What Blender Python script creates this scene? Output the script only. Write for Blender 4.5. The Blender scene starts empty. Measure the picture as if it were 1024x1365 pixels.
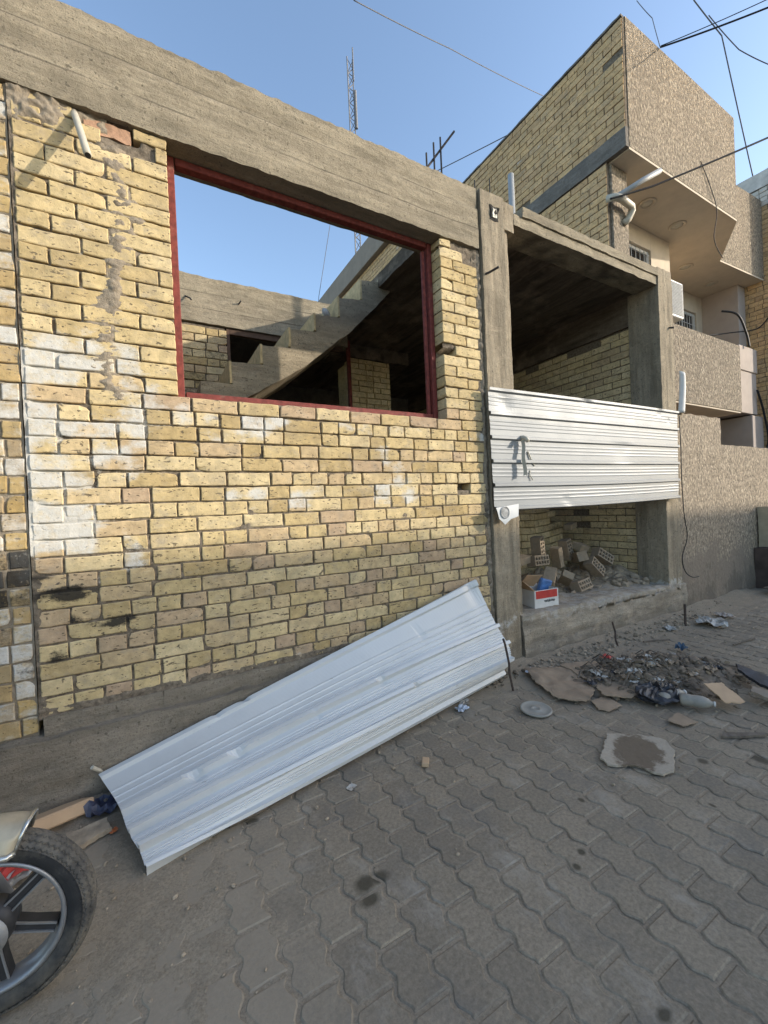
import bpy, bmesh, math, random
import numpy as np
from mathutils import Vector, Matrix, noise
random.seed(7)
S = bpy.context.scene
COL = S.collection
PI = math.pi

# ------------------------------------------------------------------ mesh collecting
class MB:
    def __init__(self): self.v = []; self.f = []; self.c = []; self.has_c = False
    def add(self, vs, fs, col=None):
        o = len(self.v); self.v.extend(vs); self.f.extend([tuple(i + o for i in f) for f in fs])
        if col is not None: self.has_c = True
        self.c.extend(col if isinstance(col, list) else [col or (0, 0, 0)] * len(vs)); return self
    def box(self, x0, x1, y0, y1, z0, z1, b=0.004, col=None, rot=None, loc=(0, 0, 0)):
        b = min(b, (x1-x0)*.4, (y1-y0)*.4, (z1-z0)*.4)
        X = (x0, x1); Y = (y0, y1); Z = (z0, z1); vs = []; idx = {}
        for i in (0, 1):
            for j in (0, 1):
                for k in (0, 1):
                    sx, sy, sz = 1-2*i, 1-2*j, 1-2*k
                    p = (X[i], Y[j], Z[k])
                    idx[i, j, k, 0] = len(vs); vs.append((p[0], p[1]+sy*b, p[2]+sz*b))
                    idx[i, j, k, 1] = len(vs); vs.append((p[0]+sx*b, p[1], p[2]+sz*b))
                    idx[i, j, k, 2] = len(vs); vs.append((p[0]+sx*b, p[1]+sy*b, p[2]))
        fs = []
        for a in (0, 1):
            q = [(0, 0), (1, 0), (1, 1), (0, 1)]
            f = [idx[a, j, k, 0] for j, k in q]; fs.append(f if a else f[::-1])
            f = [idx[i, a, k, 1] for i, k in q]; fs.append(f[::-1] if a else f)
            f = [idx[i, j, a, 2] for i, j in q]; fs.append(f if a else f[::-1])
        for a in (0, 1):
            for b_ in (0, 1):
                fs.append([idx[a, b_, 0, 0], idx[a, b_, 1, 0], idx[a, b_, 1, 1], idx[a, b_, 0, 1]])
                fs.append([idx[a, 0, b_, 0], idx[a, 1, b_, 0], idx[a, 1, b_, 2], idx[a, 0, b_, 2]])
                fs.append([idx[0, a, b_, 1], idx[1, a, b_, 1], idx[1, a, b_, 2], idx[0, a, b_, 2]])
        for i in (0, 1):
            for j in (0, 1):
                for k in (0, 1): fs.append([idx[i, j, k, m] for m in range(3)])
        if rot is not None: vs = [tuple(rot @ Vector(p) + Vector(loc)) for p in vs]
        return self.add(vs, fs, col)
    def grid(self, fn, nu, nv, col=None, flip=False):
        vs = []; cs = []
        for j in range(nv+1):
            for i in range(nu+1): vs.append(tuple(fn(i/nu, j/nv)))
        fs = []
        for j in range(nv):
            for i in range(nu):
                a = j*(nu+1)+i; f = (a, a+1, a+nu+2, a+nu+1)
                fs.append(f[::-1] if flip else f)
        return self.add(vs, fs, col)
    def tube(self, pts, r, seg=8, caps=True, col=None, rb=None):
        pts = [Vector(p) for p in pts]; n = len(pts); vs = []; up = None
        for i, p in enumerate(pts):
            t = (pts[min(i+1, n-1)] - pts[max(i-1, 0)]).normalized()
            if up is None:
                up = Vector((0, 0, 1)) if abs(t.z) < .9 else Vector((1, 0, 0))
            a = t.cross(up).normalized(); b = a.cross(t).normalized(); up = b
            rr = r if rb is None else r + (rb-r)*i/(n-1)
            for k in range(seg):
                th = 2*PI*k/seg; vs.append(tuple(p + a*math.cos(th)*rr + b*math.sin(th)*rr))
        fs = []
        for i in range(n-1):
            for k in range(seg):
                k2 = (k+1) % seg; fs.append((i*seg+k, i*seg+k2, (i+1)*seg+k2, (i+1)*seg+k))
        if caps: fs.append(tuple(range(seg))[::-1]); fs.append(tuple((n-1)*seg+k for k in range(seg)))
        return self.add(vs, fs, col)
    def lathe(self, prof, seg=32, M=None, closed=False, col=None):
        # prof: (radius, height) about local Z
        vs = []
        for r, h in prof:
            for k in range(seg):
                th = 2*PI*k/seg; vs.append((r*math.cos(th), r*math.sin(th), h))
        n = len(prof); fs = []
        for i in range(n if closed else n-1):
            i2 = (i+1) % n
            for k in range(seg):
                k2 = (k+1) % seg; fs.append((i*seg+k, i*seg+k2, i2*seg+k2, i2*seg+k))
        if not closed:
            fs.append(tuple(range(seg))[::-1]); fs.append(tuple((n-1)*seg+k for k in range(seg)))
        if M is not None: vs = [tuple(M @ Vector(p)) for p in vs]
        return self.add(vs, fs, col)
    def prism(self, poly, h0, h1, axis='z', col=None, M=None):
        n = len(poly)
        def P(a, b, h): return {'z': (a, b, h), 'y': (a, h, b), 'x': (h, a, b)}[axis]
        vs = [P(a, b, h0) for a, b in poly] + [P(a, b, h1) for a, b in poly]
        fs = [tuple(range(n))[::-1], tuple(range(n, 2*n))] + [(i, (i+1) % n, (i+1) % n+n, i+n) for i in range(n)]
        if M is not None: vs = [tuple(M @ Vector(p)) for p in vs]
        return self.add(vs, fs, col)

BASE = {}
def tag(o, label=None, cat=None, group=None, kind=None):
    if label: o['label'] = label
    if cat: o['category'] = cat
    if group: o['group'] = group
    if kind: o['kind'] = kind
    return o
def mesh_of(name, mb, m, off, smooth):
    me = bpy.data.meshes.new(name)
    ox, oy, oz = off
    me.from_pydata([(a-ox, b-oy, c-oz) for a, b, c in mb.v], [], mb.f)
    bm = bmesh.new(); bm.from_mesh(me); bmesh.ops.recalc_face_normals(bm, faces=bm.faces); bm.to_mesh(me); bm.free()
    if mb.has_c:
        at = me.attributes.new('bc', 'FLOAT_COLOR', 'POINT')
        at.data.foreach_set('color', [x for c in mb.c for x in (c[0], c[1], c[2], 1.0)])
    me.materials.append(m)
    if smooth: me.polygons.foreach_set('use_smooth', [True]*len(me.polygons))
    return me
def obj(name, mb, m, parent=None, smooth=False, base=None):
    """one mesh object; vertices given in world space"""
    off = BASE[parent.name] if parent else (base or (0, 0, 0))
    o = bpy.data.objects.new(name, mesh_of(name, mb, m, off, smooth))
    COL.objects.link(o)
    if parent: o.parent = parent
    else: o.location = off
    BASE[o.name] = off
    return o
def thing(name, label, cat, loc=(0, 0, 0), group=None):
    o = bpy.data.objects.new(name, None); COL.objects.link(o); o.location = loc
    o.empty_display_size = .2
    BASE[o.name] = tuple(loc); return tag(o, label, cat, group)

# ------------------------------------------------------------------ materials
class NT:
    def __init__(self, name):
        self.m = bpy.data.materials.new(name); self.m.use_nodes = True
        self.t = self.m.node_tree; self.n = self.t.nodes; self.n.clear()
        self.out = self.n.new('ShaderNodeOutputMaterial'); self.b = self.n.new('ShaderNodeBsdfPrincipled')
        self.t.links.new(self.b.outputs[0], self.out.inputs[0])
        self.co = None; self.maps = {}
    def L(self, a, b): self.t.links.new(a, b)
    def coord(self, scale=(1, 1, 1)):
        if self.co is None:
            self.co = self.n.new('ShaderNodeTexCoord').outputs['Object']
        if tuple(scale) == (1, 1, 1): return self.co
        if scale not in self.maps:
            mp = self.n.new('ShaderNodeMapping'); mp.inputs['Scale'].default_value = scale
            self.L(self.co, mp.inputs[0]); self.maps[scale] = mp.outputs[0]
        return self.maps[scale]
    def noise(self, s, d=3, r=.55, sc=(1, 1, 1), dist=0):
        x = self.n.new('ShaderNodeTexNoise'); x.inputs['Scale'].default_value = s; x.inputs['Detail'].default_value = d
        x.inputs['Roughness'].default_value = r; x.inputs['Distortion'].default_value = dist
        self.L(self.coord(sc), x.inputs['Vector']); return x.outputs['Fac']
    def voro(self, s, sc=(1, 1, 1), out='Distance'):
        x = self.n.new('ShaderNodeTexVoronoi'); x.inputs['Scale'].default_value = s
        self.L(self.coord(sc), x.inputs['Vector']); return x.outputs[out]
    def ramp(self, f, *stops):
        x = self.n.new('ShaderNodeValToRGB'); e = x.color_ramp.elements
        while len(e) < len(stops): e.new(.5)
        for q, (p, c) in zip(e, stops):
            q.position = p
            q.color = (c, c, c, 1) if isinstance(c, (int, float)) else (*c, 1)
        self.L(f, x.inputs[0]); return x.outputs[0]
    def val(self, a): return a
    def mix(self, f, a, b, mode='MIX'):
        x = self.n.new('ShaderNodeMix'); x.data_type = 'RGBA'; x.blend_type = mode
        for v, i in ((f, 0), (a, 6), (b, 7)):
            if isinstance(v, (int, float)): x.inputs[i].default_value = v if i == 0 else (v, v, v, 1)
            elif isinstance(v, tuple): x.inputs[i].default_value = (*v, 1)
            else: self.L(v, x.inputs[i])
        return x.outputs[2]
    def math(self, op, a, b=0, clamp=False):
        x = self.n.new('ShaderNodeMath'); x.operation = op; x.use_clamp = clamp
        for v, i in ((a, 0), (b, 1)):
            if isinstance(v, (int, float)): x.inputs[i].default_value = v
            else: self.L(v, x.inputs[i])
        return x.outputs[0]
    def attr(self):
        a = self.n.new('ShaderNodeAttribute'); a.attribute_name = 'bc'
        s = self.n.new('ShaderNodeSeparateColor'); self.L(a.outputs['Color'], s.inputs[0]); return s.outputs
    def xyz(self):
        s = self.n.new('ShaderNodeSeparateXYZ'); self.L(self.coord(), s.inputs[0]); return s.outputs
    def bump(self, h, st, dist=.01, prev=None):
        x = self.n.new('ShaderNodeBump'); x.inputs['Strength'].default_value = st; x.inputs['Distance'].default_value = dist
        self.L(h, x.inputs['Height'])
        if prev is not None: self.L(prev, x.inputs['Normal'])
        return x.outputs[0]
    def done(self, col, rough=.85, bump=None, metal=0, spec=.3):
        if isinstance(col, tuple): self.b.inputs['Base Color'].default_value = (*col, 1)
        else: self.L(col, self.b.inputs['Base Color'])
        if isinstance(rough, (int, float)): self.b.inputs['Roughness'].default_value = rough
        else: self.L(rough, self.b.inputs['Roughness'])
        self.b.inputs['Metallic'].default_value = metal; self.b.inputs['Specular IOR Level'].default_value = spec
        if bump is not None: self.L(bump, self.b.inputs['Normal'])
        return self.m

def simple(name, col, rough=.7, metal=0, var=.25, scale=20, bump=.15, spec=.3, dirt=None, dirt_amt=.5):
    k = NT(name); n = k.noise(scale, 5, .6)
    c = k.mix(k.ramp(n, (.3, 0), (.7, 1)), tuple(x*(1-var) for x in col), tuple(min(1, x*(1+var)) for x in col))
    if dirt: c = k.mix(k.ramp(k.noise(scale*.35, 6, .7), (1-dirt_amt-.08, 0), (1-dirt_amt+.12, 1)), c, dirt)
    return k.done(c, rough, k.bump(n, bump, .01), metal, spec)

def brick_mat(name, cols, whites=(.66, .64, .585), pit=.12):
    k = NT(name); R, G, B = k.attr()[0:3]
    base = k.ramp(R, (0, cols[0]), (.35, cols[1]), (.62, cols[2]), (.82, cols[3]), (1, cols[4]))
    big = k.noise(5, 4, .6); fine = k.noise(55, 6, .7); mid = k.noise(22, 5, .65)
    c = k.mix(1, base, k.ramp(k.math('ADD', k.math('MULTIPLY', mid, .6), k.math('MULTIPLY', big, .4)), (.30, .60), (.66, 1.12)), 'MULTIPLY')
    # dark pits and short scratches burnt into the clay
    pits = k.ramp(k.noise(42, 3, .5, (1, 1, 1.9)), (.63, 0), (.67, 1))
    scr = k.ramp(k.noise(24, 4, .7, (.55, .55, 1.7), .8), (.63, 0), (.66, 1))
    c = k.mix(k.math('MULTIPLY', k.math('ADD', pits, scr, True), .85), c, (.10, .08, .055))
    # streaky grey mortar film
    c = k.mix(k.ramp(k.noise(9, 7, .75, (1, 1, 1.4)), (.52, 0), (.72, .7)), c, (.33, .28, .21))
    c = k.mix(k.ramp(k.noise(3.2, 7, .72), (.52, 0), (.74, .55)), c, (.30, .24, .155))
    wm = k.ramp(k.math('ADD', k.math('ADD', k.math('MULTIPLY', k.noise(11, 6, .7, (.7, .7, 1.1)), 1.15), k.math('MULTIPLY', k.noise(3.1, 3, .6), .6)), k.math('SUBTRACT', G, .87)), (.36, 0), (.60, 1))
    wm = k.math('MULTIPLY', wm, k.ramp(k.noise(34, 5, .75), (.30, .45), (.52, 1)))
    c = k.mix(k.math('MULTIPLY', wm, .9), c, k.mix(fine, tuple(x*.66 for x in whites), whites))
    bm_ = k.ramp(k.math('ADD', k.math('ADD', k.math('MULTIPLY', k.noise(18, 5, .7, (.6, .6, 1.3)), .7), k.math('MULTIPLY', k.noise(70, 4, .7), .5)), k.math('SUBTRACT', B, .6)), (.42, 0), (.66, 1))
    c = k.mix(k.math('MULTIPLY', bm_, .93), c, (.022, .021, .02))
    h = k.math('ADD', k.math('MULTIPLY', fine, .5), k.math('MULTIPLY', pits, -.7))
    return k.done(c, .92, k.bump(mid, .35, .012, k.bump(h, .55, .006)), 0, .2)

YEL = [(.45, .33, .16), (.565, .432, .222), (.645, .512, .292), (.55, .41, .228), (.455, .328, .212)]
M_brick = brick_mat('yellow_brick', YEL)
M_brick_in = brick_mat('inner_brick', [(.56, .43, .23), (.66, .52, .29), (.68, .55, .33), (.60, .47, .27), (.52, .39, .23)])
M_brick_orange = brick_mat('orange_brick', [(.42, .29, .12), (.47, .34, .155), (.45, .32, .155), (.40, .30, .16), (.36, .265, .155)])
M_brick_grey = brick_mat('grey_yellow_brick', [(.62, .41, .205), (.70, .47, .235), (.70, .475, .25), (.64, .425, .225), (.53, .35, .185)], pit=.1)

def mortar_mat():
    k = NT('mortar'); n = k.noise(30, 7, .75); b = k.noise(6, 5, .6)
    c = k.ramp(n, (.25, (.14, .115, .085)), (.55, (.30, .25, .185)), (.8, (.42, .36, .275)))
    c = k.mix(k.ramp(b, (.4, 0), (.7, .5)), c, (.22, .18, .135))
    return k.done(c, .95, k.bump(n, .8, .012), 0, .1)
M_mortar = mortar_mat()
def dark_mortar():
    k = NT('dark_mortar'); n = k.noise(40, 5, .7); R, G, B = k.attr()[0:3]
    c = k.ramp(n, (.3, (.07, .056, .042)), (.72, (.27, .222, .165)))
    c = k.mix(k.math('MULTIPLY', k.ramp(k.math('ADD', G, k.math('MULTIPLY', k.math('SUBTRACT', n, .5), .8)), (.42, 0), (.62, 1)), .75), c, (.62, .60, .54))
    c = k.mix(k.ramp(B, (.35, 0), (.7, .9)), c, (.02, .019, .018))
    return k.done(c, .95, k.bump(n, .6, .01), 0, .1)
M_dmortar = dark_mortar()

def concrete(name, col, axis='x', dark=.55, salt=0, streak=1.0, joints=(), pale=1.25):
    """board-marked raw concrete; grain runs along `axis`"""
    k = NT(name)
    sc = {'x': (.16, 1, 1), 'z': (1, 1, .10), 'y': (1, .14, 1)}[axis]
    iso = k.noise(26, 8, .78)
    g = k.math('ADD', k.math('MULTIPLY', k.noise(22, 7, .75, sc), .5), k.math('MULTIPLY', iso, .5)); g2 = k.noise(9, 5, .6, tuple(x if x < 1 else 1 for x in sc)); bl = k.noise(2.3, 6, .65); fine = k.noise(120, 5, .7)
    c = k.mix(k.ramp(g, (.36, 0), (.64, 1)), tuple(x*.66 for x in col), tuple(x*1.22 for x in col))
    c = k.mix(k.ramp(g2, (.36, streak*.75), (.55, 0)), c, tuple(x*dark for x in col))
    c = k.mix(k.ramp(bl, (.52, 0), (.75, .55)), c, tuple(min(1, x*pale) for x in col))
    c = k.mix(k.ramp(k.noise(3.1, 6, .7, (1, 1, 1)), (.56, 0), (.72, .5)), c, tuple(x*dark*.9 for x in col))
    c = k.mix(k.ramp(fine, (.34, .7), (.44, 0)), c, (.09, .078, .06))
    c = k.mix(k.ramp(k.noise(48, 3, .5), (.64, 0), (.70, .75)), c, (.10, .085, .062))
    # drips, patches of laitance and grey stains
    c = k.mix(k.ramp(k.noise(5.5, 7, .72, (.45, .45, .45) if axis != 'x' else (.4, 1, 1.3)), (.50, 0), (.66, .55)), c, tuple(x*.60 for x in col))
    c = k.mix(k.ramp(k.noise(7.5, 7, .75, (.5, 1, 1.2), .5), (.56, 0), (.72, .6)), c, tuple(min(1, x*1.42) for x in col))
    if joints:
        z = k.xyz()[2]; wv = k.math('MULTIPLY', k.math('SUBTRACT', k.noise(3, 3, .5, (.5, 1, .01)), .5), .03)
        z = k.math('ADD', z, wv)
        for q in joints:
            d = k.math('ABSOLUTE', k.math('SUBTRACT', z, q))
            f = k.math('MULTIPLY', k.ramp(d, (.002, 1), (.007, 0)), k.ramp(k.noise(4, 4, .6, (.6, 1, 1)), (.40, 0), (.52, 1)))
            c = k.mix(k.math('MULTIPLY', f, .75), c, (.07, .058, .045))
    if salt:
        z = k.xyz()[2]
        f = k.ramp(k.math('ADD', k.noise(12, 6, .75), k.math('MULTIPLY', k.math('ABSOLUTE', k.math('SUBTRACT', z, .34)), -1.9)), (.42, 0), (.55, 1))
        c = k.mix(k.math('MULTIPLY', f, salt), c, (.55, .53, .49))
        d = k.ramp(k.math('ADD', k.noise(6, 5, .7), k.math('MULTIPLY', z, -1.6)), (.2, 0), (.45, .75))
        c = k.mix(d, c, (.17, .145, .115))
    b1 = k.bump(k.math('ADD', g, k.math('MULTIPLY', g2, .8)), 1.0, .02)
    return k.done(c, .93, k.bump(fine, .5, .006, b1), 0, .15)
CC = (.345, .292, .208)
M_conc_x = concrete('board_marked_concrete', CC, 'x', joints=(3.53, 3.695))
M_conc_z = concrete('board_marked_column_concrete', (.36, .30, .215), 'z', salt=.75, dark=.5)
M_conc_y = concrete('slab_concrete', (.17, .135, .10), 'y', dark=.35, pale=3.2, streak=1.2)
M_conc_plinth = concrete('plinth_concrete', (.285, .242, .185), 'x', dark=.55)
M_conc_ledge = concrete('ledge_concrete', (.38, .325, .25), 'x', dark=.6, salt=.42)
M_conc_stair = concrete('stair_concrete', (.38, .315, .22), 'x', dark=.6)
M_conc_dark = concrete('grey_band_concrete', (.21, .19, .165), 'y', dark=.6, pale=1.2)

def stucco(name, col, stain=False):
    k = NT(name)
    v = k.noise(30, 4, .62, (1, 1, .7)); f = k.noise(120, 4, .7); big = k.noise(1.6, 6, .65)
    c = k.mix(k.ramp(v, (.36, 0), (.66, 1)), tuple(x*.50 for x in col), tuple(min(1, x*1.30) for x in col))
    c = k.mix(k.ramp(big, (.35, .35), (.6, 0)), c, tuple(x*.62 for x in col))
    c = k.mix(k.ramp(k.noise(38, 2, .5, (1, 1, .75)), (.56, 0), (.64, .8)), c, tuple(min(1, x*1.65) for x in col))
    c = k.mix(k.ramp(k.noise(6, 7, .75, (1, 1, .35)), (.54, 0), (.72, .45)), c, tuple(x*.55 for x in col))
    if stain:
        z = k.xyz()[2]
        low = k.ramp(k.math('ADD', k.math('MULTIPLY', k.noise(2.2, 6, .65), .9), k.math('MULTIPLY', z, -.62)), (-.0, 0), (.16, .85))
        c = k.mix(low, c, (.245, .203, .158))
        c = k.mix(k.ramp(k.math('ADD', k.noise(4.5, 6, .75, (1, 1, .5)), k.math('MULTIPLY', z, -.3)), (.40, 0), (.52, .55)), c, (.10, .088, .075))
        h = k.math('ADD', v, k.math('MULTIPLY', f, .4))
        nb = k.bump(h, .8, .02)
    else:
        nb = k.bump(k.math('ADD', v, k.math('MULTIPLY', f, .4)), 1.0, .032)
    return k.done(c, .92, nb, 0, .15)
SC = (.315, .262, .196)
M_stucco = stucco('tyrolean_stucco', SC)
M_stucco_wall = stucco('weathered_stucco', (.34, .278, .205), True)
M_plaster = simple('beige_plaster', (.56, .475, .365), .85, var=.08, scale=5, bump=.1)
M_plaster_pink = simple('grey_plaster', (.40, .335, .285), .85, var=.08, scale=4, bump=.1)
M_plaster_dark = simple('brown_plaster', (.27, .225, .175), .9, var=.12, scale=4, bump=.15)
M_red = simple('red_oxide_steel', (.165, .036, .028), .7, var=.4, scale=30, bump=.3, dirt=(.25, .16, .12), dirt_amt=.33)
M_rust = simple('rusty_steel', (.075, .055, .045), .8, var=.4, scale=60, bump=.4)
M_rod = simple('dark_rebar', (.05, .043, .04), .75, var=.3, scale=60, bump=.4)
M_black = simple('black_rubber_cable', (.018, .018, .019), .6, var=.2, scale=30, bump=.1)
M_grey_wire = simple('grey_wire', (.10, .10, .105), .6, var=.1, scale=30, bump=.1)
M_pvc = simple('cream_pvc', (.48, .44, .355), .45, var=.08, scale=10, bump=.05, dirt=(.42, .37, .29), dirt_amt=.3)
M_greypvc = simple('grey_pvc', (.33, .335, .33), .45, var=.08, scale=10, bump=.05)
M_white = simple('white_painted_metal', (.55, .54, .51), .5, var=.06, scale=14, bump=.05)
M_glass = NT('dark_glass').done((.02, .022, .025), .08, None, 0, .5)
M_void = simple('unlit_recess', (.03, .027, .023), .95)
M_card = simple('dusty_cardboard', (.30, .225, .155), .9, var=.18, scale=9, bump=.2, dirt=(.19, .155, .12), dirt_amt=.33)
M_card2 = simple('clean_cardboard', (.46, .32, .2), .88, var=.1, scale=9, bump=.15)
M_riser = simple('lit_riser_tint', (.56, .43, .23), .92, var=.25, scale=18, bump=.4)  # yellow set brighter than the stair concrete, so riser faces look lit
M_rubble = simple('broken_masonry', (.31, .25, .18), .95, var=.35, scale=16, bump=.5)
M_paleclay = simple('pale_clay_brick', (.31, .245, .17), .93, var=.18, scale=26, bump=.4, dirt=(.26, .22, .17), dirt_amt=.35)
M_hollow = simple('hollow_clay_brick', (.30, .235, .165), .93, var=.2, scale=26, bump=.4, dirt=(.27, .235, .19), dirt_amt=.4)
M_redbrick = simple('reddish_brick', (.36, .215, .135), .92, var=.25, scale=30, bump=.6)
M_bag = simple('black_plastic_bag', (.022, .023, .028), .45, var=.3, scale=12, bump=.5, spec=.5)
M_bluefoil = simple('dark_blue_plastic', (.05, .055, .09), .4, var=.4, scale=25, bump=.6, spec=.5)
M_bottle = simple('dusty_plastic_bottle', (.25, .235, .205), .5, var=.15, scale=18, bump=.2, dirt=(.30, .27, .22), dirt_amt=.5)
M_lid = simple('translucent_plastic_lid', (.29, .275, .24), .4, var=.12, scale=14, bump=.1)
M_paper = simple('dirty_paper', (.50, .48, .44), .85, var=.15, scale=25, bump=.2, dirt=(.27, .235, .19), dirt_amt=.5)
M_paperblue = simple('bluish_wrapper', (.42, .46, .52), .6, var=.3, scale=40, bump=.4)
M_wood = simple('weathered_wood', (.14, .115, .09), .9, var=.35, scale=30, bump=.4)
M_redplastic = simple('red_plastic', (.45, .05, .04), .5, var=.2, scale=20)
M_blueplastic = simple('blue_plastic', (.07, .12, .18), .5, var=.25, scale=20)
M_leaf = simple('dry_leaf', (.17, .13, .08), .9, var=.4, scale=50)

def sheet_mat(name, base, lines=True):
    k = NT(name); n = k.noise(3.5, 6, .6); s = k.noise(60, 3, .6, (.04, 1, 1))
    c = k.mix(k.ramp(n, (.35, 0), (.7, 1)), tuple(x*.93 for x in base), base)
    if lines: c = k.mix(k.ramp(s, (.55, 0), (.75, .16)), c, tuple(x*.6 for x in base))
    c = k.mix(k.ramp(k.noise(7, 7, .75), (.62, 0), (.78, .35)), c, (.42, .38, .31))
    r = k.ramp(n, (.3, .40), (.7, .55))
    c = k.mix(k.ramp(k.noise(2.2, 7, .7), (.54, 0), (.74, .4)), c, tuple(x*.72 for x in base))
    c = k.mix(k.ramp(k.noise(30, 4, .6, (.5, 1, 1)), (.70, 0), (.74, .5)), c, (.25, .23, .19))
    return k.done(c, r, None, .08, .3)
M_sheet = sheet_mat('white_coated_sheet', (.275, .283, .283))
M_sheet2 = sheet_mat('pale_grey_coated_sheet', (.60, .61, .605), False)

def paver_mat():
    k = NT('concrete_paver'); R, G, B = k.attr()[0:3]
    n = k.noise(1.5, 6, .65); f = k.noise(70, 6, .75); md = k.noise(9, 6, .7)
    c = k.ramp(R, (0, (.215, .178, .132)), (.5, (.25, .206, .150)), (1, (.288, .236, .172)))
    c = k.mix(1, c, k.ramp(f, (.28, .62), (.72, 1.28)), 'MULTIPLY')
    # pale scuffs
    c = k.mix(k.ramp(k.noise(5, 7, .78, (1, .55, 1)), (.54, 0), (.70, .65)), c, (.38, .34, .28))
    c = k.mix(k.ramp(k.noise(3.3, 8, .75), (.50, 0), (.68, .5)), c, (.13, .122, .112))
    # sand film: bands along the wall, around the heap and in patches
    d = k.math('ADD', k.math('MULTIPLY', md, .55), k.math('MULTIPLY', n, .55))
    d = k.math('ADD', d, k.math('SUBTRACT', G, .5))
    c = k.mix(k.math('MULTIPLY', k.ramp(d, (.38, 0), (.75, 1)), .88), c, k.mix(f, (.25, .205, .15), (.34, .284, .212)))
    # dark oily spots and water stains with their own outline
    xy = k.xyz()
    wob = k.math('MULTIPLY', k.math('SUBTRACT', k.noise(24, 3, .5), .5), .085)
    st = None
    for x, y, rx, ry in ((.615, -1.15, .052, .042), (.67, -1.155, .050, .034), (.60, -1.215, .045, .036), (1.372, -1.475, .02, .019), (1.30, -1.505, .017, .019), (2.60, -1.60, .04, .06), (2.36, -1.455, .03, .03), (2.05, -1.62, .012, .018), (.33, -.62, .04, .03), (1.62, -1.30, .015, .02), (1.1, -1.9, .03, .02)):
        dx = k.math('DIVIDE', k.math('SUBTRACT', xy[0], x), rx); dy = k.math('DIVIDE', k.math('SUBTRACT', xy[1], y), ry)
        q = k.math('SUBTRACT', 1.0, k.math('SQRT', k.math('ADD', k.math('MULTIPLY', dx, dx), k.math('MULTIPLY', dy, dy))))
        st = q if st is None else k.math('MAXIMUM', st, q)
    st = k.ramp(k.math('ADD', st, k.math('MULTIPLY', wob, 6)), (-.15, 0), (.5, 1))
    c = k.mix(k.math('MULTIPLY', st, .8), c, (.045, .038, .024))
    h = k.math('ADD', f, k.math('MULTIPLY', md, .6))
    return k.done(c, k.ramp(md, (.3, .72), (.7, .92)), k.bump(h, .45, .006), 0, .25)
M_paver = paver_mat()
def sand_mat():
    k = NT('sandy_dirt'); f = k.noise(90, 7, .8); m = k.noise(11, 6, .7); b = k.noise(2, 5, .6)
    c = k.ramp(f, (.28, (.18, .146, .104)), (.5, (.315, .26, .19)), (.74, (.44, .37, .28)))
    c = k.mix(k.ramp(m, (.45, 0), (.70, .5)), c, (.20, .168, .128))
    c = k.mix(k.ramp(k.voro(130), (.0, .7), (.2, 0)), c, (.34, .31, .26))
    return k.done(c, .96, k.bump(k.math('ADD', f, m), .7, .008), 0, .1)
M_sand = sand_mat()
M_ground = simple('street_dirt', (.22, .19, .15), .95, var=.25, scale=3, bump=.3)
M_debrisdirt = simple('heap_dirt', (.165, .13, .095), .96, var=.5, scale=28, bump=.7)

# ------------------------------------------------------------------ brickwork
def brick(mb, fr, s0, s1, t0, t1, depth, rnd, col, lod=0, vcol=None):
    """one brick on a wall face; fr(s, t, n) maps along / up / outwards to world"""
    L = s1-s0; H = t1-t0; r = .0042; st_ = []
    n0 = rnd.uniform(-.003, .003)
    if lod:
        ss = [0, r, L-r, L]; ts = [0, r, H-r, H]
    else:
        k = max(2, int(L/.04)); ss = [0, r] + [r+(L-2*r)*i/k for i in range(1, k)] + [L-r, L]
        ts = [0, r, H*.36, H*.66, H-r, H]
    tilt = rnd.uniform(-.008, .008); ph = rnd.uniform(0, 90)
    chip = None
    if rnd.random() < .2: chip = (rnd.choice((0, L)), rnd.choice((0, H)), rnd.uniform(.010, .024), rnd.uniform(.005, .012))
    ns, nt = len(ss), len(ts); vs = []
    for j, t in enumerate(ts):
        for i, s in enumerate(ss):
            es = i in (0, ns-1); et = j in (0, nt-1)
            n = n0
            if es or et: n -= r*.7
            if es and et: n -= r*.5
            a, b = s, t
            if lod == 0:
                w = .0045
                a += (noise.noise((t*38+ph, s*6, 3.1)))*w*(1 if es or i in (1, ns-2) else .4)
                b += (noise.noise((s*26+ph, t*6, 7.7)))*w*(1 if et or j in (1, nt-2) else .4)
                n += noise.noise((s*30+ph, t*30, 1.3))*.0035
                if chip:
                    d = math.hypot(s-chip[0], t-chip[1])
                    if d < chip[2]:
                        q = 1-d/chip[2]; n -= chip[3]*.8*min(1, q*1.6)
                        a += (L/2-s)/L*2*q*.011; b += (H/2-t)/H*2*q*.008
            b += tilt*(s-L/2)
            vs.append(fr(s0+a, t0+b, n)); st_.append((s0+a, t0+b))
    fs = [(j*ns+i, j*ns+i+1, (j+1)*ns+i+1, (j+1)*ns+i) for j in range(nt-1) for i in range(ns-1)]
    ring = [i for i in range(ns)] + [j*ns+ns-1 for j in range(1, nt)] + [(nt-1)*ns+i for i in range(ns-2, -1, -1)] + [j*ns for j in range(nt-2, 0, -1)]
    loc = [(ss[q % ns], ts[q//ns]) for q in ring]
    o = len(vs)
    for a, b in loc: vs.append(fr(s0+a, t0+b+tilt*(a-L/2), -depth)); st_.append((s0+a, t0+b))
    m = len(ring)
    fs += [(ring[q], o+q, o+(q+1) % m, ring[(q+1) % m]) for q in range(m)]
    fs.append(tuple(o+q for q in range(m)))
    mb.add(vs, fs, [vcol(a, b, col) for a, b in st_] if vcol else col)

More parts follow.
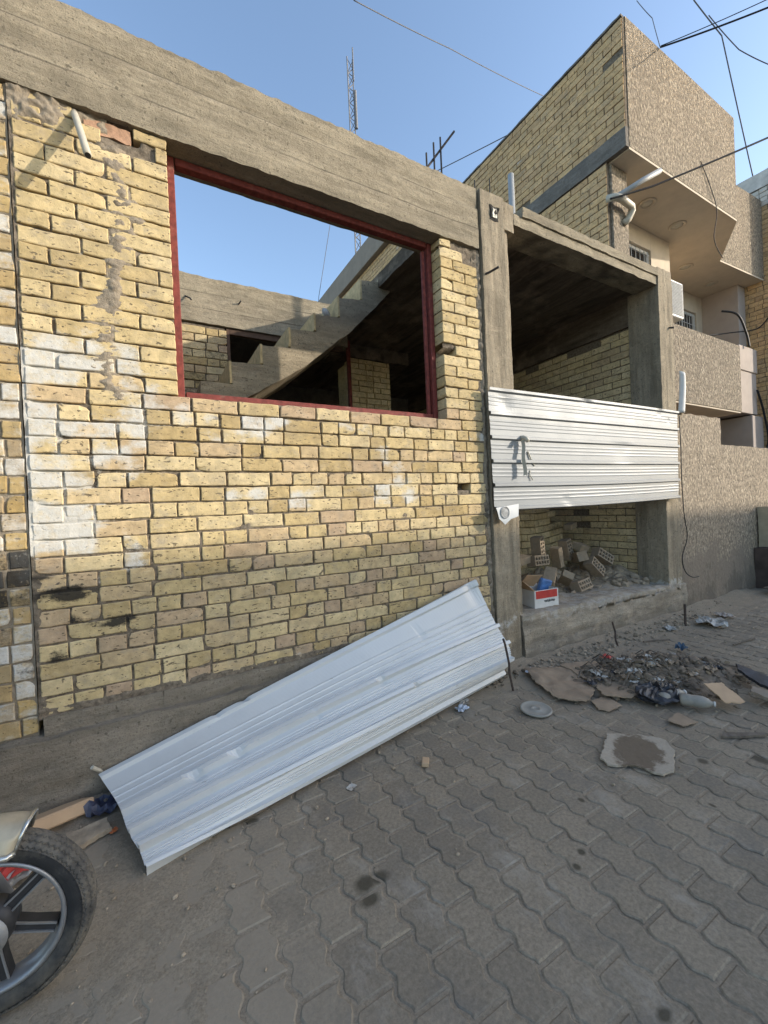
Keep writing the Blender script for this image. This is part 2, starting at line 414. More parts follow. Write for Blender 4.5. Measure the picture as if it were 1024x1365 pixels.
def courses(mb, fr, s0, s1, t0, t1, rnd, ch=.0823, depth=.11, joint=.0095, colfn=None, lod=0, pattern='mix', skip=None, rag0=0, rag1=0, start=0, vcol=None):
    n = max(1, int(round((t1-t0)/ch)))
    for r in range(n):
        za = t0+r*ch; zb = min(za+ch-joint, t1-.002)
        if zb-za < .03: continue
        row = r+start
        a = s0 + rnd.uniform(-rag0, rag0); end = s1 + rnd.uniform(-rag1, rag1)
        # running lengths
        kind = pattern
        if pattern == 'mix': kind = ('H', 'F', 'H', 'S')[(row-n) % 4] if rnd.random() < .8 else rnd.choice('HHF')
        seq = []; x = a
        first = True
        while x < end-.02:
            if kind == 'S': L = .228 if not (first and row % 2) else .112
            elif kind == 'H': L = .112 if rnd.random() < .82 else .228
            else: L = .228 if (len(seq)+row) % 2 else .112
            L += rnd.uniform(-.009, .009)
            if end-(x+L) < .05: L = end-x
            seq.append((x, min(x+L, end))); x += L + joint*rnd.uniform(.75, 1.5); first = False
        for p, q in seq:
            if q-p < .02: continue
            c = (p+q)/2, (za+zb)/2
            if skip and skip(p, q, za, zb): continue
            dz = rnd.uniform(-.0025, .0025)
            brick(mb, fr, p, q, za+dz, zb+dz, depth, rnd, colfn(c[0], c[1], rnd) if colfn else (rnd.random(), 0, 0), lod, vcol)

def nz(x, y, z): return noise.noise((x, y, z))
def fbm(x, y, z, o=4): return noise.fractal((x, y, z), 1.0, 2.0, o)

def rough_box(mb, x0, x1, y0, y1, z0, z1, res=.06, amp=.006, seed=0.0, fr=9.0, extra=None, skip=''):
    """box whose six faces are wobbly grids that share their edges"""
    def P(x, y, z):
        v = noise.noise_vector((x*fr+seed, y*fr, z*fr)) * amp + noise.noise_vector((x*fr*3.3+seed, y*fr*3.3, z*fr*3.3+5)) * amp*.45
        p = Vector((x, y, z)) + v
        if extra: p = extra(x, y, z, p)
        return p
    nx = max(1, round((x1-x0)/res)); ny = max(1, round((y1-y0)/res)); nzz = max(1, round((z1-z0)/res))
    X = lambda u: x0+(x1-x0)*u
    Y = lambda u: y0+(y1-y0)*u
    Z = lambda u: z0+(z1-z0)*u
    o = len(mb.v)
    if 'f' not in skip: mb.grid(lambda u, v: P(X(u), y0, Z(v)), nx, nzz)
    if 'b' not in skip: mb.grid(lambda u, v: P(X(u), y1, Z(v)), nx, nzz, flip=True)
    if 'l' not in skip: mb.grid(lambda u, v: P(x0, Y(u), Z(v)), ny, nzz, flip=True)
    if 'r' not in skip: mb.grid(lambda u, v: P(x1, Y(u), Z(v)), ny, nzz)
    if 'd' not in skip: mb.grid(lambda u, v: P(X(u), Y(v), z0), nx, ny, flip=True)
    if 't' not in skip: mb.grid(lambda u, v: P(X(u), Y(v), z1), nx, ny)
    return mb

# ------------------------------------------------------------------ GROUND
g = MB(); g.grid(lambda u, v: (-150+300*u, -150+300*v, -.06), 12, 12)
tag(obj('ground', g, M_ground), kind='structure')

def dust(x, y):
    """0..1: how much sand lies on the paving here"""
    d = 0
    if y > -.75: d = max(d, min(1, (y+.75)/.55))
    d = max(d, min(1, (.72-x)/.7) * min(1, max(0, (y+2.15)/.7)))
    d = max(d, 1.05-math.hypot((x-3.0)/1.25, (y+.75)/.8))
    d = max(d, .75-math.hypot((x-.25)/.5, (y+1.15)/.5))
    return max(0, min(1, d))
# interlocking zigzag pavers laid in stretcher-staggered columns
PW, PL = .1235, .1862
def wave(y):
    t = (y/(PL/2)) % 1.0
    if t < .34: q = t/.34*2-1
    elif t < .5: q = 1
    elif t < .84: q = 1-(t-.5)/.34*2
    else: q = -1
    return .0095*q
pv = MB(); rp = random.Random(3)
col_i = 0; x = -2.3
ys_n = 12
while x < 13.0:
    off = -1.655 if round((x+2.3)/PW) % 2 == 0 else -1.655+PL/2
    y = off - PL*(int((3.3+off)/PL))
    while y < .12:
        if not (y > -.1 and x > 5.4):
            gap = .0062; inset = .005
            tz = rp.uniform(-.002, .002); ax = rp.uniform(-.012, .012); ay = rp.uniform(-.010, .010)
            tone = rp.random(); du = dust(x, y)
            tt = min(1, max(0, tone*.8 + nz(x*.8, y*.8, 2)*.35+.1))
            colr = (tt, .16+du*.62+rp.uniform(-.07, .07), 0)
            yy = [y+gap+(PL-2*gap)*i/ys_n for i in range(ys_n+1)]
            lo = [(x+wave(q-off+.028)+gap, q) for q in yy]; hi = [(x+PW+wave(q-off+.028)-gap, q) for q in yy]
            ring = lo + hi[::-1]
            cx, cy = x+PW/2, y+PL/2
            inn = []
            for i_, (a, b) in enumerate(ring):
                left = i_ <= ys_n
                ia = a+inset if left else a-inset
                ib = min(max(b, y+gap+inset), y+PL-gap-inset)
                inn.append((ia, ib))
            n = len(ring)
            H = lambda a, b: tz + ax*(a-cx) + ay*(b-cy)
            vs = [(a, b, -.03) for a, b in ring] + [(a, b, H(a, b)-.0045) for a, b in ring] + [(a, b, H(a, b)) for a, b in inn]
            fs = []
            for q in range(n):
                q2 = (q+1) % n
                fs.append((q, q2, n+q2, n+q)); fs.append((n+q, n+q2, 2*n+q2, 2*n+q))
            h_ = ys_n+1
            for q in range(ys_n): fs.append((2*n+q, 2*n+n-1-q, 2*n+n-2-q, 2*n+q+1))
            pv.add(vs, fs, colr)
        y += PL
    x += PW
tag(obj('pavement', pv, M_paver), kind='structure')
# sand in the joints, thick enough to bury pavers where it has drifted
def sand_h(x, y):
    d = dust(x, y)
    h = -.0052 + .0026*fbm(x*9, y*9, 1, 3)
    h += (d-.32)*.0085*(1+.6*fbm(x*6, y*6, 4, 4)) + .0035*fbm(x*21, y*21, 2, 3)*d if d > .2 else 0
    if y > -.32: h += max(0, (y+.32))**2*.42*(1+.5*fbm(x*2.2, y*4, 8, 3)) * (1 if x > -1 else 1)
    h += .003*max(0, fbm(x*14, y*14, 3, 3))*d
    return h
sd = MB(); sd.grid(lambda u, v: (-2.3+9.3*u, -2.7+2.85*v, sand_h(-2.3+9.3*u, -2.7+2.85*v)), 480, 150)
sd.grid(lambda u, v: (7.0+6*u, -2.7+2.85*v, -.002+.002*fbm((7+6*u)*5, v*9, 1, 2)), 80, 60)
sd.grid(lambda u, v: (-2.3+15.3*u, -3.4+.7*v, -.003), 4, 2)
tag(obj('sand', sd, M_sand, smooth=True), kind='structure')

# ------------------------------------------------------------------ THE UNFINISHED HOUSE
rb = random.Random(11)
house = thing('unfinished_house', 'roofless unfinished house of yellow brick and raw concrete with one big empty window opening', 'house', (1.0, .1, 0))
def FY(y0): return lambda s, t, n: (s, y0-n, t)          # face looking to -Y
def FXm(x0): return lambda s, t, n: (x0-n, s, t)         # face looking to -X

def whiten(x, z):
    """whitewash left on the wall, running across bricks and joints"""
    n = .5*fbm(x*2.3, z*3.1, 7, 4) + .25*nz(x*9, z*14, 2)
    w = 0
    if x < .9 and 1.0 < z < 2.35:
        edge = .02 + .30*math.exp(-((z-1.72)/.28)**2) + .45*math.exp(-((z-1.90)/.10)**2)
        w = max(w, (1-(x+.30)/(edge+.30))*1.3*min(1, (z-1.0)/.22)*min(1, (2.35-z)/.2)*.85+.05)
    w = max(w, .62*math.exp(-((z-1.885)/.055)**2)*(.75+.9*nz(x*1.7, 3, 9)))
    if 1.35 < z < 1.85: w = max(w, .20)
    return max(0, w*.66 + n*1.35*(w > .03))
SOOT = ((-.36, .995, .15, .045, 1.25), (-.15, .825, .13, .035, 1.15), (-.42, .70, .09, .06, .75), (-.02, .90, .06, .02, .8), (-.33, .86, .12, .03, .65), (-.45, 1.08, .1, .03, .7), (.18, .98, .05, .03, .7), (.9, .83, .07, .03, .6), (1.7, 1.12, .06, .03, .6), (2.0, .9, .08, .04, .55), (1.4, .62, .1, .03, .55))
def sooty(x, z):
    b = .12 if z < 1.2 else .03
    for a, c, rx, rz, m in SOOT: b = max(b, m*(.8+.45*nz(x*16, z*30, 3))*math.exp(-((x-a)/rx)**2-((z-c)/rz)**2))
    return max(0, b + .22*fbm(x*7, z*11, 5, 4)*(z < 1.2))
def face_v(x, z, c):
    return (c[0], min(1, whiten(x, z)*.78+c[1]), min(1, sooty(x, z)+c[2]))
def face_col(x, z, r):
    tone = r.random()
    if z < 1.25 and r.random() < .2: tone = r.uniform(.75, 1)
    elif z > 2.05: tone = r.uniform(.15, .6)
    return (tone, r.choice((-.26, -.16, -.05, 0, .08, .14)) + (.3 if r.random() < .012 and z > 1.2 else 0), r.choice((-.1, 0, 0, .05, .12)))
def skip_face(p, q, a, b):
    c = (p+q)/2; m = (a+b)/2
    if 2.05 < c < 2.28 and 1.45 < m < 1.54: return True          # putlog hole
    if c < 2.2 and 2.46 < m < 2.545 and p > 1.9: return True     # missing brick in the pier
    if 2.2 < c and 3.26 < m: return True                         # broken corner
    if -.24 < p < .0 and c < .0 and 3.27 < m: return True        # pocket with a reddish brick
    return False
fw = MB()
fr0 = FY(0.0)
courses(fw, fr0, -.475, 2.36, .437, 2.0, rb, colfn=face_col, vcol=face_v, skip=skip_face, rag1=.025, depth=.2)
courses(fw, fr0, -.475, .165, 2.0, 3.372, rb, colfn=face_col, vcol=face_v, skip=skip_face, pattern='S', depth=.2)
courses(fw, fr0, 1.995, 2.36, 2.0, 3.372, rb, colfn=face_col, vcol=face_v, skip=skip_face, pattern='F', rag1=.025, depth=.2)
facade = obj('facade_wall', fw, M_brick, house, smooth=False)
# mortar bed behind the bricks, with thick smears pushed out over some of them
def smear(x, z):
    if (2.05 < x < 2.28 and 1.452 < z < 1.532) or (x < 2.21 and x > 1.99 and 2.462 < z < 2.54) or (-.235 < x < .035 and 3.285 < z < 3.37): return -.10
    h = -.0095 + .009*fbm(x*11, z*13, 2, 4) - (.006 if z > 1.45 else .0)
    c = -.105 + .05*math.sin(z*5.0)
    if 1.75 < z < 3.3:
        h += max(0, 1-abs(x-c)/.075)*.016*(.75+.9*nz(x*11, z*11, 5)) * (1 if z > 2.0 else .4)
    if z > 3.2 and x < -.22: h += (.008+.01*fbm(x*9, z*9, 6, 3))*min(1, (z-3.2)/.06)
    if x < -.455: h += .006
    if x > 2.33: h += .008+.01*fbm(x*9, z*9, 6, 3)
    if z < .46: h += .012
    return h
mo = MB()
def mgrid(xa, xb, za, zb, st=.013):
    nx = int((xb-xa)/st); nq = int((zb-za)/st)
    mo.grid(lambda u, v: (xa+(xb-xa)*u, -smear(xa+(xb-xa)*u, za+(zb-za)*v), za+(zb-za)*v), nx, nq, [(0, min(1, whiten(xa+(xb-xa)*i/nx, za+(zb-za)*j/nq)*.8), min(1, sooty(xa+(xb-xa)*i/nx, za+(zb-za)*j/nq))) for j in range(nq+1) for i in range(nx+1)])
mgrid(-.487, .163, 2.0, 3.375); mgrid(-.487, 2.395, .42, 1.993); mgrid(1.999, 2.395, 1.993, 3.375)
# pockets where bricks are missing are covered by dark cores set deep in
obj('mortar', mo, M_dmortar, house, smooth=True)
# light mortar smeared over the bricks: ragged sheets, most of them behind the brick faces
def lump(xa, xb, za, zb, fn, st=.0065):
    nx = int((xb-xa)/st); nq = int((zb-za)/st); rs = MB()
    rs.grid(lambda u, v: (xa+(xb-xa)*u, -fn(xa+(xb-xa)*u, za+(zb-za)*v), za+(zb-za)*v), nx, nq)
    obj('mortar_smear', rs, M_mortar, house, smooth=True)
def sm1(x, z):
    c = -.10 + .055*math.sin(z*4.6+.6) + .02*nz(3, z*7, 1)
    w = .075 + .05*nz(z*6, 2, 2)
    return -.017 + .018*max(0, 1-((x-c)/w)**2)**.6 + .013*fbm(x*15, z*24, 5, 5)
lump(-.26, .06, 1.95, 3.24, sm1)
def sm2(x, z):
    e = min(1, (z-3.19-.05*nz(x*8, 1, 1))/.07)
    return -.016 + .022*max(0, min(1, e))*max(0, min(1, (-.24-x)/.08)) + .016*fbm(x*20, z*24, 9, 5)
lump(-.487, -.10, 3.12, 3.385, sm2)
def sm3(x, z):
    return -.016 + .022*max(0, 1-abs(x-2.378+.01*nz(1, z*9, 4))/.04) + .012*fbm(x*24, z*24, 3, 4)
lump(2.32, 2.42, .40, 3.34, sm3)
# a bent-in reddish brick wedged in the pocket under the beam
rd = MB(); rough_box(rd, -.20, .0, .012, .09, 3.283, 3.352, .018, .008, 4, 22)
obj('wedged_brick', rd, M_redbrick, house, smooth=True)
# roof beam over the window
bm_ = MB()
def beam_fx(x, y, z, p):
    if y < .02:
        for zb_ in (3.535, 3.70):
            p.y += .007*max(0, 1-abs(z-zb_-.004*math.sin(x*3))/.014)
        p.y += .006 if z > 3.70 else (.0 if z > 3.535 else -.004)
    if z > 3.84: p.z += .012*fbm(x*7, y*7, 2, 4) + .008*nz(x*26, y*26, 1)
    if z < 3.39 and y < .03: p.z += .008*fbm(x*12, 3, 2, 3)
    return p
rough_box(bm_, -1.7, 2.383, -.012, .24, 3.374, 3.858, .022, .0035, 1, 8, beam_fx)
obj('roof_beam', bm_, M_conc_x, house, smooth=True)
# red steel window frame
wf = MB()
wf.box(.167, .207, .10, .155, 2.004, 3.37, .004); wf.box(1.953, 1.993, .10, .155, 2.004, 3.37, .004)
wf.box(.213, 1.945, .10, .155, 2.004, 2.047, .004); wf.box(.213, 1.945, .10, .155, 3.33, 3.37, .004)
wf.box(1.918, 1.943, .125, .15, 2.05, 3.312, .003)
obj('window_frame', wf, M_red, house)
# pillars
def pil_fx(z0, z1, x0, x1):
    def f(x, y, z, p):
        if y < .02:
            for q in (.28, .62):
                p.y += .008*max(0, 1-abs((x-x0)/(x1-x0)-q)/.05)
            if z < .5: p.y -= .012*max(0, fbm(x*8, z*8, 1, 3))
        return p
    return f
p1 = MB(); rough_box(p1, 2.405, 2.665, -.025, .30, -.04, 3.86, .03, .005, 3, 8, pil_fx(0, 3.86, 2.405, 2.665))
rough_box(p1, 2.660, 2.735, .012, .30, .25, 3.66, .03, .006, 6, 9)
rough_box(p1, 2.664, 2.80, -.004, .25, 3.62, 3.852, .04, .012, 8, 7)
obj('pillar', p1, M_conc_z, house, smooth=True)
hb = MB()
rough_box(hb, 2.525, 2.572, -.037, -.02, 3.66, 3.735, .012, .009, 3, 30)
obj('knot_stone', hb, M_pvc, house)
hk = MB(); rough_box(hk, 2.505, 2.60, -.031, -.018, 3.64, 3.755, .02, .012, 2, 20)
obj('spalled_hole', hk, M_void, house)
p2 = MB(); rough_box(p2, 5.045, 5.335, -.012, .33, .20, 3.895, .03, .005, 13, 8, pil_fx(0, 3.9, 5.045, 5.335))
obj('pillar', p2, M_conc_z, house, smooth=True)
# thin beam over the garage bay and roof slab
gb = MB(); rough_box(gb, 2.802, 5.043, .0, .25, 3.70, 3.79, .03, .007, 5, 8)
rough_box(gb, 2.90, 5.043, -.016, .25, 3.792, 3.872, .03, .006, 9, 8)
obj('garage_beam', gb, M_conc_x, house, smooth=True)
sl = MB(); rough_box(sl, 2.26, 5.08, .252, 5.2, 3.715, 3.868, .07, .008, 5, 5, lambda x, y, z, p: p + Vector((0, 0, .010*math.sin(x*42)*(z < 3.75))))
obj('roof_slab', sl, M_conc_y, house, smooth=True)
# plinth: beam, block course, ledge of the garage bay
pl = MB()
def pl_fx(x, y, z, p):
    if y < 0:
        for q in (.10, .21): p.y += .012*max(0, 1-abs(z-q-.006*math.sin(x*2))/.018)
        p.y -= .02 if z < .10 else (.008 if z < .21 else 0)
    if z > .31: p.z += .014*fbm(x*8, y*8, 2, 3)
    return p
rough_box(pl, -1.7, 2.40, -.055, .2, -.1, .345, .03, .006, 2, 8, pl_fx)
rough_box(pl, -.47, .025, -.012, .2, .33, .428, .02, .005, 7, 14)
rough_box(pl, .028, .63, -.014, .2, .33, .430, .02, .005, 8, 14)
rough_box(pl, .633, 1.507, -.012, .2, .33, .428, .025, .005, 9, 14)
rough_box(pl, 1.51, 2.39, -.012, .2, .33, .430, .025, .005, 10, 14)
obj('plinth', pl, M_conc_plinth, house, smooth=True)
lg = MB()
def lg_fx(x, y, z, p):
    if z > .3: p.z += -.05*(x-2.7)/2.6 + .022*fbm(x*4, y*5, 2, 4) - .05*max(0, .05-y)*3*(1+nz(x*5, 0, 3))
    if y < .05:
        p.y -= .03*(.35-z) + .02*fbm(x*4, z*6, 5, 4)
        p.y += .014*max(0, 1-abs(z-.12-.02*math.sin(x))/.02)
    return p
rough_box(lg, 2.69, 5.38, -.03, .6, -.12, .385, .03, .006, 12, 9, lg_fx)
obj('ledge', lg, M_conc_ledge, house, smooth=True)
fl = MB(); fl.grid(lambda u, v: (-.5+5.6*u, .21+5*v, .27+.03*fbm((5.6*u)*1.7, v*9, 1, 3)), 60, 50)
obj('floor', fl, M_rubble, house, smooth=True)

# interior side wall of the garage bay (bricks) under a concrete beam
ri = random.Random(23)
def in_col(s, t, r): return (r.random(), 0, r.choice((0, .05, .15, .2)))
sw = MB(); courses(sw, FXm(5.06), .335, 5.1, .22, 3.35, ri, colfn=in_col, lod=1, pattern='S', depth=.1,
    skip=lambda p, q, a, b: (b > 3.28 and (.62 < p < .95 or 1.5 < p < 1.75)) or (.84 < p < 1.0 and .93 < a < 1.13))
obj('side_wall', sw, M_brick_in, house)
sb = MB(); sb.box(5.075, 5.09, .30, 5.1, .2, 3.40, .002)
obj('side_wall_bed', sb, M_dmortar, house)
sbm = MB(); rough_box(sbm, 5.035, 5.12, .332, 5.1, 3.36, 3.712, .08, .008, 3, 7)
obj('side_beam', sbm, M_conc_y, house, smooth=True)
# half-collapsed partition, leaning, with a hole at its end
A = Vector((4.93, 1.22, 0)); B = Vector((2.74, .80, 0)); dvec = (A-B).normalized(); nv = Vector((dvec.y, -dvec.x, 0))
def fpart(s, t, n):
    p = B + dvec*s + nv*n + Vector((0, 0, t))
    return (p.x, p.y + .05*math.sin(s*2+t*3), p.z + .02*math.sin(s*3.1)*min(1, t))
LW = (A-B).length
def pskip(p, q, a, b):
    top = 1.75 - .2*abs(math.sin(p*3))
    return b > top or (q > LW-.16 and a > 1.0) or (q > LW-.32 and .98 < a < 1.12)
pt = MB(); courses(pt, fpart, 0, LW, .22, 2.0, ri, colfn=in_col, lod=1, pattern='F', depth=.1, skip=pskip, rag1=.05)
obj('broken_partition', pt, M_brick_in, house)
lo_ = MB(); lo_.box(-.11, .11, -.05, .05, -.035, .035, .006, rot=Matrix.Rotation(.3, 3, 'Z') @ Matrix.Rotation(-.12, 3, 'Y'), loc=(4.72, .98, 1.0))
obj('loose_partition_brick', lo_, M_paleclay, house)
# brick column with a steel post inside
bc = MB(); courses(bc, FY(2.9), 2.62, 3.26, .25, 3.52, ri, colfn=in_col, lod=1, pattern='mix', depth=.22)
bc.box(2.63, 3.25, 2.93, 3.4, .25, 3.5, .002)
obj('brick_column', bc, M_brick_in, house)
bt = MB(); rough_box(bt, 2.3, 3.6, 2.88, 3.15, 3.525, 3.712, .08, .006, 3, 7)
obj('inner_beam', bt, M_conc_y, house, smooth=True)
dp = MB(); dp.box(2.50, 2.545, 2.75, 2.80, .25, 3.7, .004)
obj('steel_post', dp, M_red, house)
# rear wall of the roofless room
rw = MB(); courses(rw, FY(2.24), -.48, .815, .3, 3.372, ri, colfn=lambda s, t, r: (r.random(), .0, .05 if t > 3.28 else r.choice((.25, .34, .42, .5))), lod=0, pattern='F', depth=.2)
obj('rear_wall', rw, M_brick, house)
rwm = MB(); rwm.box(-.49, .80, 2.256, 2.45, .25, 3.37, .002); obj('rear_wall_bed', rwm, M_dmortar, house)
rbm = MB(); rough_box(rbm, -.5, 2.255, 2.225, 2.47, 3.376, 3.866, .03, .006, 21, 8, lambda x, y, z, p: p + Vector((0, 0, .012*fbm(x*7, y*7, 2, 4)*(z > 3.8))))
obj('rear_beam', rbm, M_conc_x, house, smooth=True)
M_brownframe = simple('dark_brown_wood', (.10, .062, .042), .85, var=.3)
df = MB(); df.box(.816, .85, 2.25, 2.30, .3, 3.37, .003); df.box(.85, 2.2, 2.25, 2.30, 3.31, 3.372, .003)
obj('door_frame', df, M_brownframe, house)
for p_ in ([(.42, 2.235, 3.63), (.46, 2.16, 3.58), (.47, 2.14, 3.555)], [(.95, 2.235, 3.64), (.97, 2.17, 3.66)]):
    stk = MB(); stk.tube(p_, .008, 6); obj('steel_stub', stk, M_rod, house)
# enclosing walls and roof of the back room
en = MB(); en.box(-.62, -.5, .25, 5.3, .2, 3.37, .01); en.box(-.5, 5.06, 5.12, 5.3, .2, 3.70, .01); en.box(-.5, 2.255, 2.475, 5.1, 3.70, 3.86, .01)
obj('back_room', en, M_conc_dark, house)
# staircase: stepped flight with a sloping soffit
st = MB()
prof = [(.70-.265*2, 2.31), (.70-.265, 2.31), (.70-.265, 2.51), (.70, 2.51), (.70, 2.71), (.98, 2.72), (.98, 2.90), (1.255, 2.92), (1.255, 3.10), (1.52, 3.12), (1.52, 3.29), (1.785, 3.31), (1.785, 3.51), (2.05, 3.54), (2.05, 3.75), (2.258, 3.78), (2.258, 3.866), (2.40, 3.866), (2.40, 3.70), (1.92, 3.20), (1.34, 2.72), (.81, 2.39), (.45, 2.09), (-.2, 1.55), (-.2, 2.05)]
# densified, rounded by noise so that the edges read as rough cast concrete
def dens(poly, st_=.05):
    out = []
    for i, (a, b) in enumerate(poly):
        c, d = poly[(i+1) % len(poly)]; n = max(1, int(math.hypot(c-a, d-b)/st_))
        for k in range(n):
            t = k/n; out.append((a+(c-a)*t, b+(d-b)*t))
    return out
pr = [(a+.008*nz(a*9, b*9, 1), b+.008*nz(a*9, b*9, 4)) for a, b in dens(prof)]
st.prism(pr, 1.40, 2.215, 'y')
obj('staircase', st, M_conc_stair, house)
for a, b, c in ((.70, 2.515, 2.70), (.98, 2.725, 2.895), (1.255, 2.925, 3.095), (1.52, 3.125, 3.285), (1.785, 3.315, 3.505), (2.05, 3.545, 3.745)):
    ri_ = MB(); rough_box(ri_, a-.022, a-.002, 1.385, 2.2, b, c+.012, .04, .004, a, 12); obj('riser_facing', ri_, M_riser, house, smooth=True)  # thin slabs added in front of the steps to carry the lit-looking colour
lv = MB(); rough_box(lv, .3, .74, 1.34, 1.395, 2.18, 2.34, .04, .012, 3, 9)
obj('stair_landing_edge', lv, M_conc_stair, house)
hd = MB()
hd.lathe([(.001, -.02), (.045, -.02), (.06, 0), (.045, .02), (.001, .02)], 16, Matrix.Translation((1.68, 1.5, 3.375)) @ Matrix.Rotation(1.2, 4, 'X') @ Matrix.Rotation(.5, 4, 'Y'))
cs = obj('paper_roll', hd, M_paper, smooth=True, base=(1.68, 1.5, 3.32)); tag(cs, 'small pale crumpled roll lying on an upper step of the concrete stair', 'roll')
# rods standing out of the pillars and the plinth
RODS = [([(a, b, c), (a+.004, b, h)], .005) for a, b, c, h in ((2.47, .1, 3.85, 4.03), (2.60, .06, 3.84, 4.06), (2.66, .2, 3.84, 4.02), (5.12, .1, 3.88, 4.05), (5.25, .08, 3.88, 3.98), (5.28, .22, 3.88, 4.07))]
RODS += [([(2.412, -.0, 3.175), (2.45, -.05, 3.185), (2.482, -.12, 3.20)], .009), ([(5.25, -.01, 3.25), (5.27, -.05, 3.24)], .010)]
for p_, r_ in RODS:
    rr = MB(); rr.tube(p_, r_, 6); obj('starter_rod', rr, M_rod, house)

# conduit sticking out under the roof beam
cp = MB(); cp.tube([(-.238, .03, 3.372), (-.225, -.02, 3.30), (-.195, -.12, 3.14), (-.172, -.20, 3.01)], .016, 14)
cpo = obj('conduit_pipe', cp, M_pvc, smooth=True, base=(-.24, 0, 3.36)); tag(cpo, 'short cream conduit pipe sticking out and down under the roof beam left of the window', 'pipe')
ce = MB(); ce.lathe([(.0005, 0), (.0125, 0), (.0125, .002), (.0005, .002)], 14, Matrix.Translation((-.1713, -.2025, 3.0055)) @ Vector((.023, -.08, -.13)).to_track_quat('Z', 'Y').to_matrix().to_4x4())
obj('pipe_mouth', ce, M_void, cpo)

# ------------------------------------------------------------------ the older wall on the left
ow = thing('adjoining_wall', 'strip of older orange and whitewashed brick wall at the left edge, split off by a dark vertical joint', 'wall', (-.9, .1, 0))
o1 = MB(); r9 = random.Random(5)
def ocol(s, t, r):
    if t > 2.85: return (r.random(), r.choice((.1, .2, .35, .5)), 0)
    if t > 2.2: return (r.random(), r.choice((.55, .75, .85, .3)), 0)
    if t > 1.25: return (r.random(), r.choice((.2, .3, .42, .5)), 0)
    if t > .95: return (r.random(), r.choice((.4, .6)), r.choice((.5, .7, .85)))
    return (r.random(), r.choice((.30, .45, .58)), r.choice((.15, .32, .46)))
courses(o1, FY(.004), -1.65, -.497, .36, 3.37, r9, ch=.0862, colfn=ocol, pattern='F', depth=.2, rag1=.006)
obj('brickwork', o1, M_brick_orange, ow)
o2 = MB(); o2.grid(lambda u, v: (-1.65+1.16*u, .014-.008*fbm(u*14, v*34, 2, 3)-(.012*max(0, 1-abs(u-1)/.012)), .34+3.03*v), 90, 220)
obj('mortar', o2, M_mortar, ow, smooth=True)

# ------------------------------------------------------------------ corrugated sheets
def rib_profile():
    pts = []; per = .1975; v = 0
    for k in range(5):
        b = k*per
        pts += [(b, 0), (b+.008, .021), (b+.030, .021), (b+.038, 0)]
        for q in (.068, .100, .132):
            pts += [(b+q, 0), (b+q+.007, .0022), (b+q+.013, .0022), (b+q+.020, 0)]
        pts += [(b+.175, 0)]
    pts += [(5*per, 0), (5*per+.006, .024), (5*per+.028, .024), (5*per+.036, .0)]
    W = pts[-1][0]; return [(a/W, h) for a, h in pts], W
RP, RW = rib_profile()
def rib_profile_flat():
    pts = [(0, 0), (.012, .016), (.05, .018), (.062, .0)]
    for b in (.33, .52, .71): 
        pts += [(b-.007, 0), (b, .033), (b+.032, .033), (b+.040, 0)]
    out = []
    for a, h in pts: out.append((a, h))
    for b in (.15, .19, .23, .27, .40, .425, .45, .475, .59, .615, .64, .665, .78, .805, .83):
        out += [(b, 0), (b+.006, .0038), (b+.010, .0038), (b+.016, 0)]
    out += [(.885, 0), (.893, .026), (.93, .026), (.955, .006), (.985, -.012), (1.0, -.02)]
    return sorted(set(out))
RPF = rib_profile_flat()
def sheet(mb, fn, nrm, nu, dents=(), RP=None):
    RP = RP or globals()['RP']; n = len(RP); vs = []
    for j, (v, h) in enumerate(RP):
        for i in range(nu+1):
            u = i/nu; p = Vector(fn(u, v)); nn = nrm(u, v)
            q = h
            for du, dv, ru, rv, dd in dents:
                e = math.exp(-((u-du)/ru)**2-((v-dv)/rv)**2); q = q*(1-.75*e) - dd*e
            q += .0006*nz(u*5, v*5, 4)
            vs.append(tuple(p + nn*q))
    m = len(vs)
    fs = [(j*(nu+1)+i, j*(nu+1)+i+1, (j+1)*(nu+1)+i+1, (j+1)*(nu+1)+i) for j in range(n-1) for i in range(nu)]
    mb.add(vs, fs)
# upright sheet nailed across the garage bay; v runs from the top edge down
us = thing('corrugated_sheet', 'white corrugated metal sheet fixed upright across the open garage bay between two concrete pillars', 'metal sheet', (3.8, -.05, 1.28))
u1 = MB()
cTL, cTR, cBR, cBL = (Vector(q) for q in ((2.368, -.062, 2.262), (5.235, -.062, 2.287), (5.218, -.062, 1.302), (2.392, -.062, 1.276)))
def uf(u, v):
    p = (cTL*(1-u)+cTR*u)*(1-v) + (cBL*(1-u)+cBR*u)*v
    p.z -= .012*math.sin(u*PI)*v; p.x += .006*nz(u*60, v*8, 1)*(u < .02 or u > .98)
    p.y += .01*math.sin(u*5+v*2)*.5 - .018*math.sin(u*PI)
    return p
sheet(u1, uf, lambda u, v: Vector((0, -1, 0)), 90, ((.06, .12, .03, .06, .012), (.86, .06, .015, .03, .006), (.93, .12, .01, .02, .008), (.42, .05, .02, .03, .004), (.3, .93, .02, .03, .005), (.6, .5, .05, .08, .003)))
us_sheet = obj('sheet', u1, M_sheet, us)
so = us_sheet.modifiers.new('thickness', 'SOLIDIFY'); so.thickness = .0012
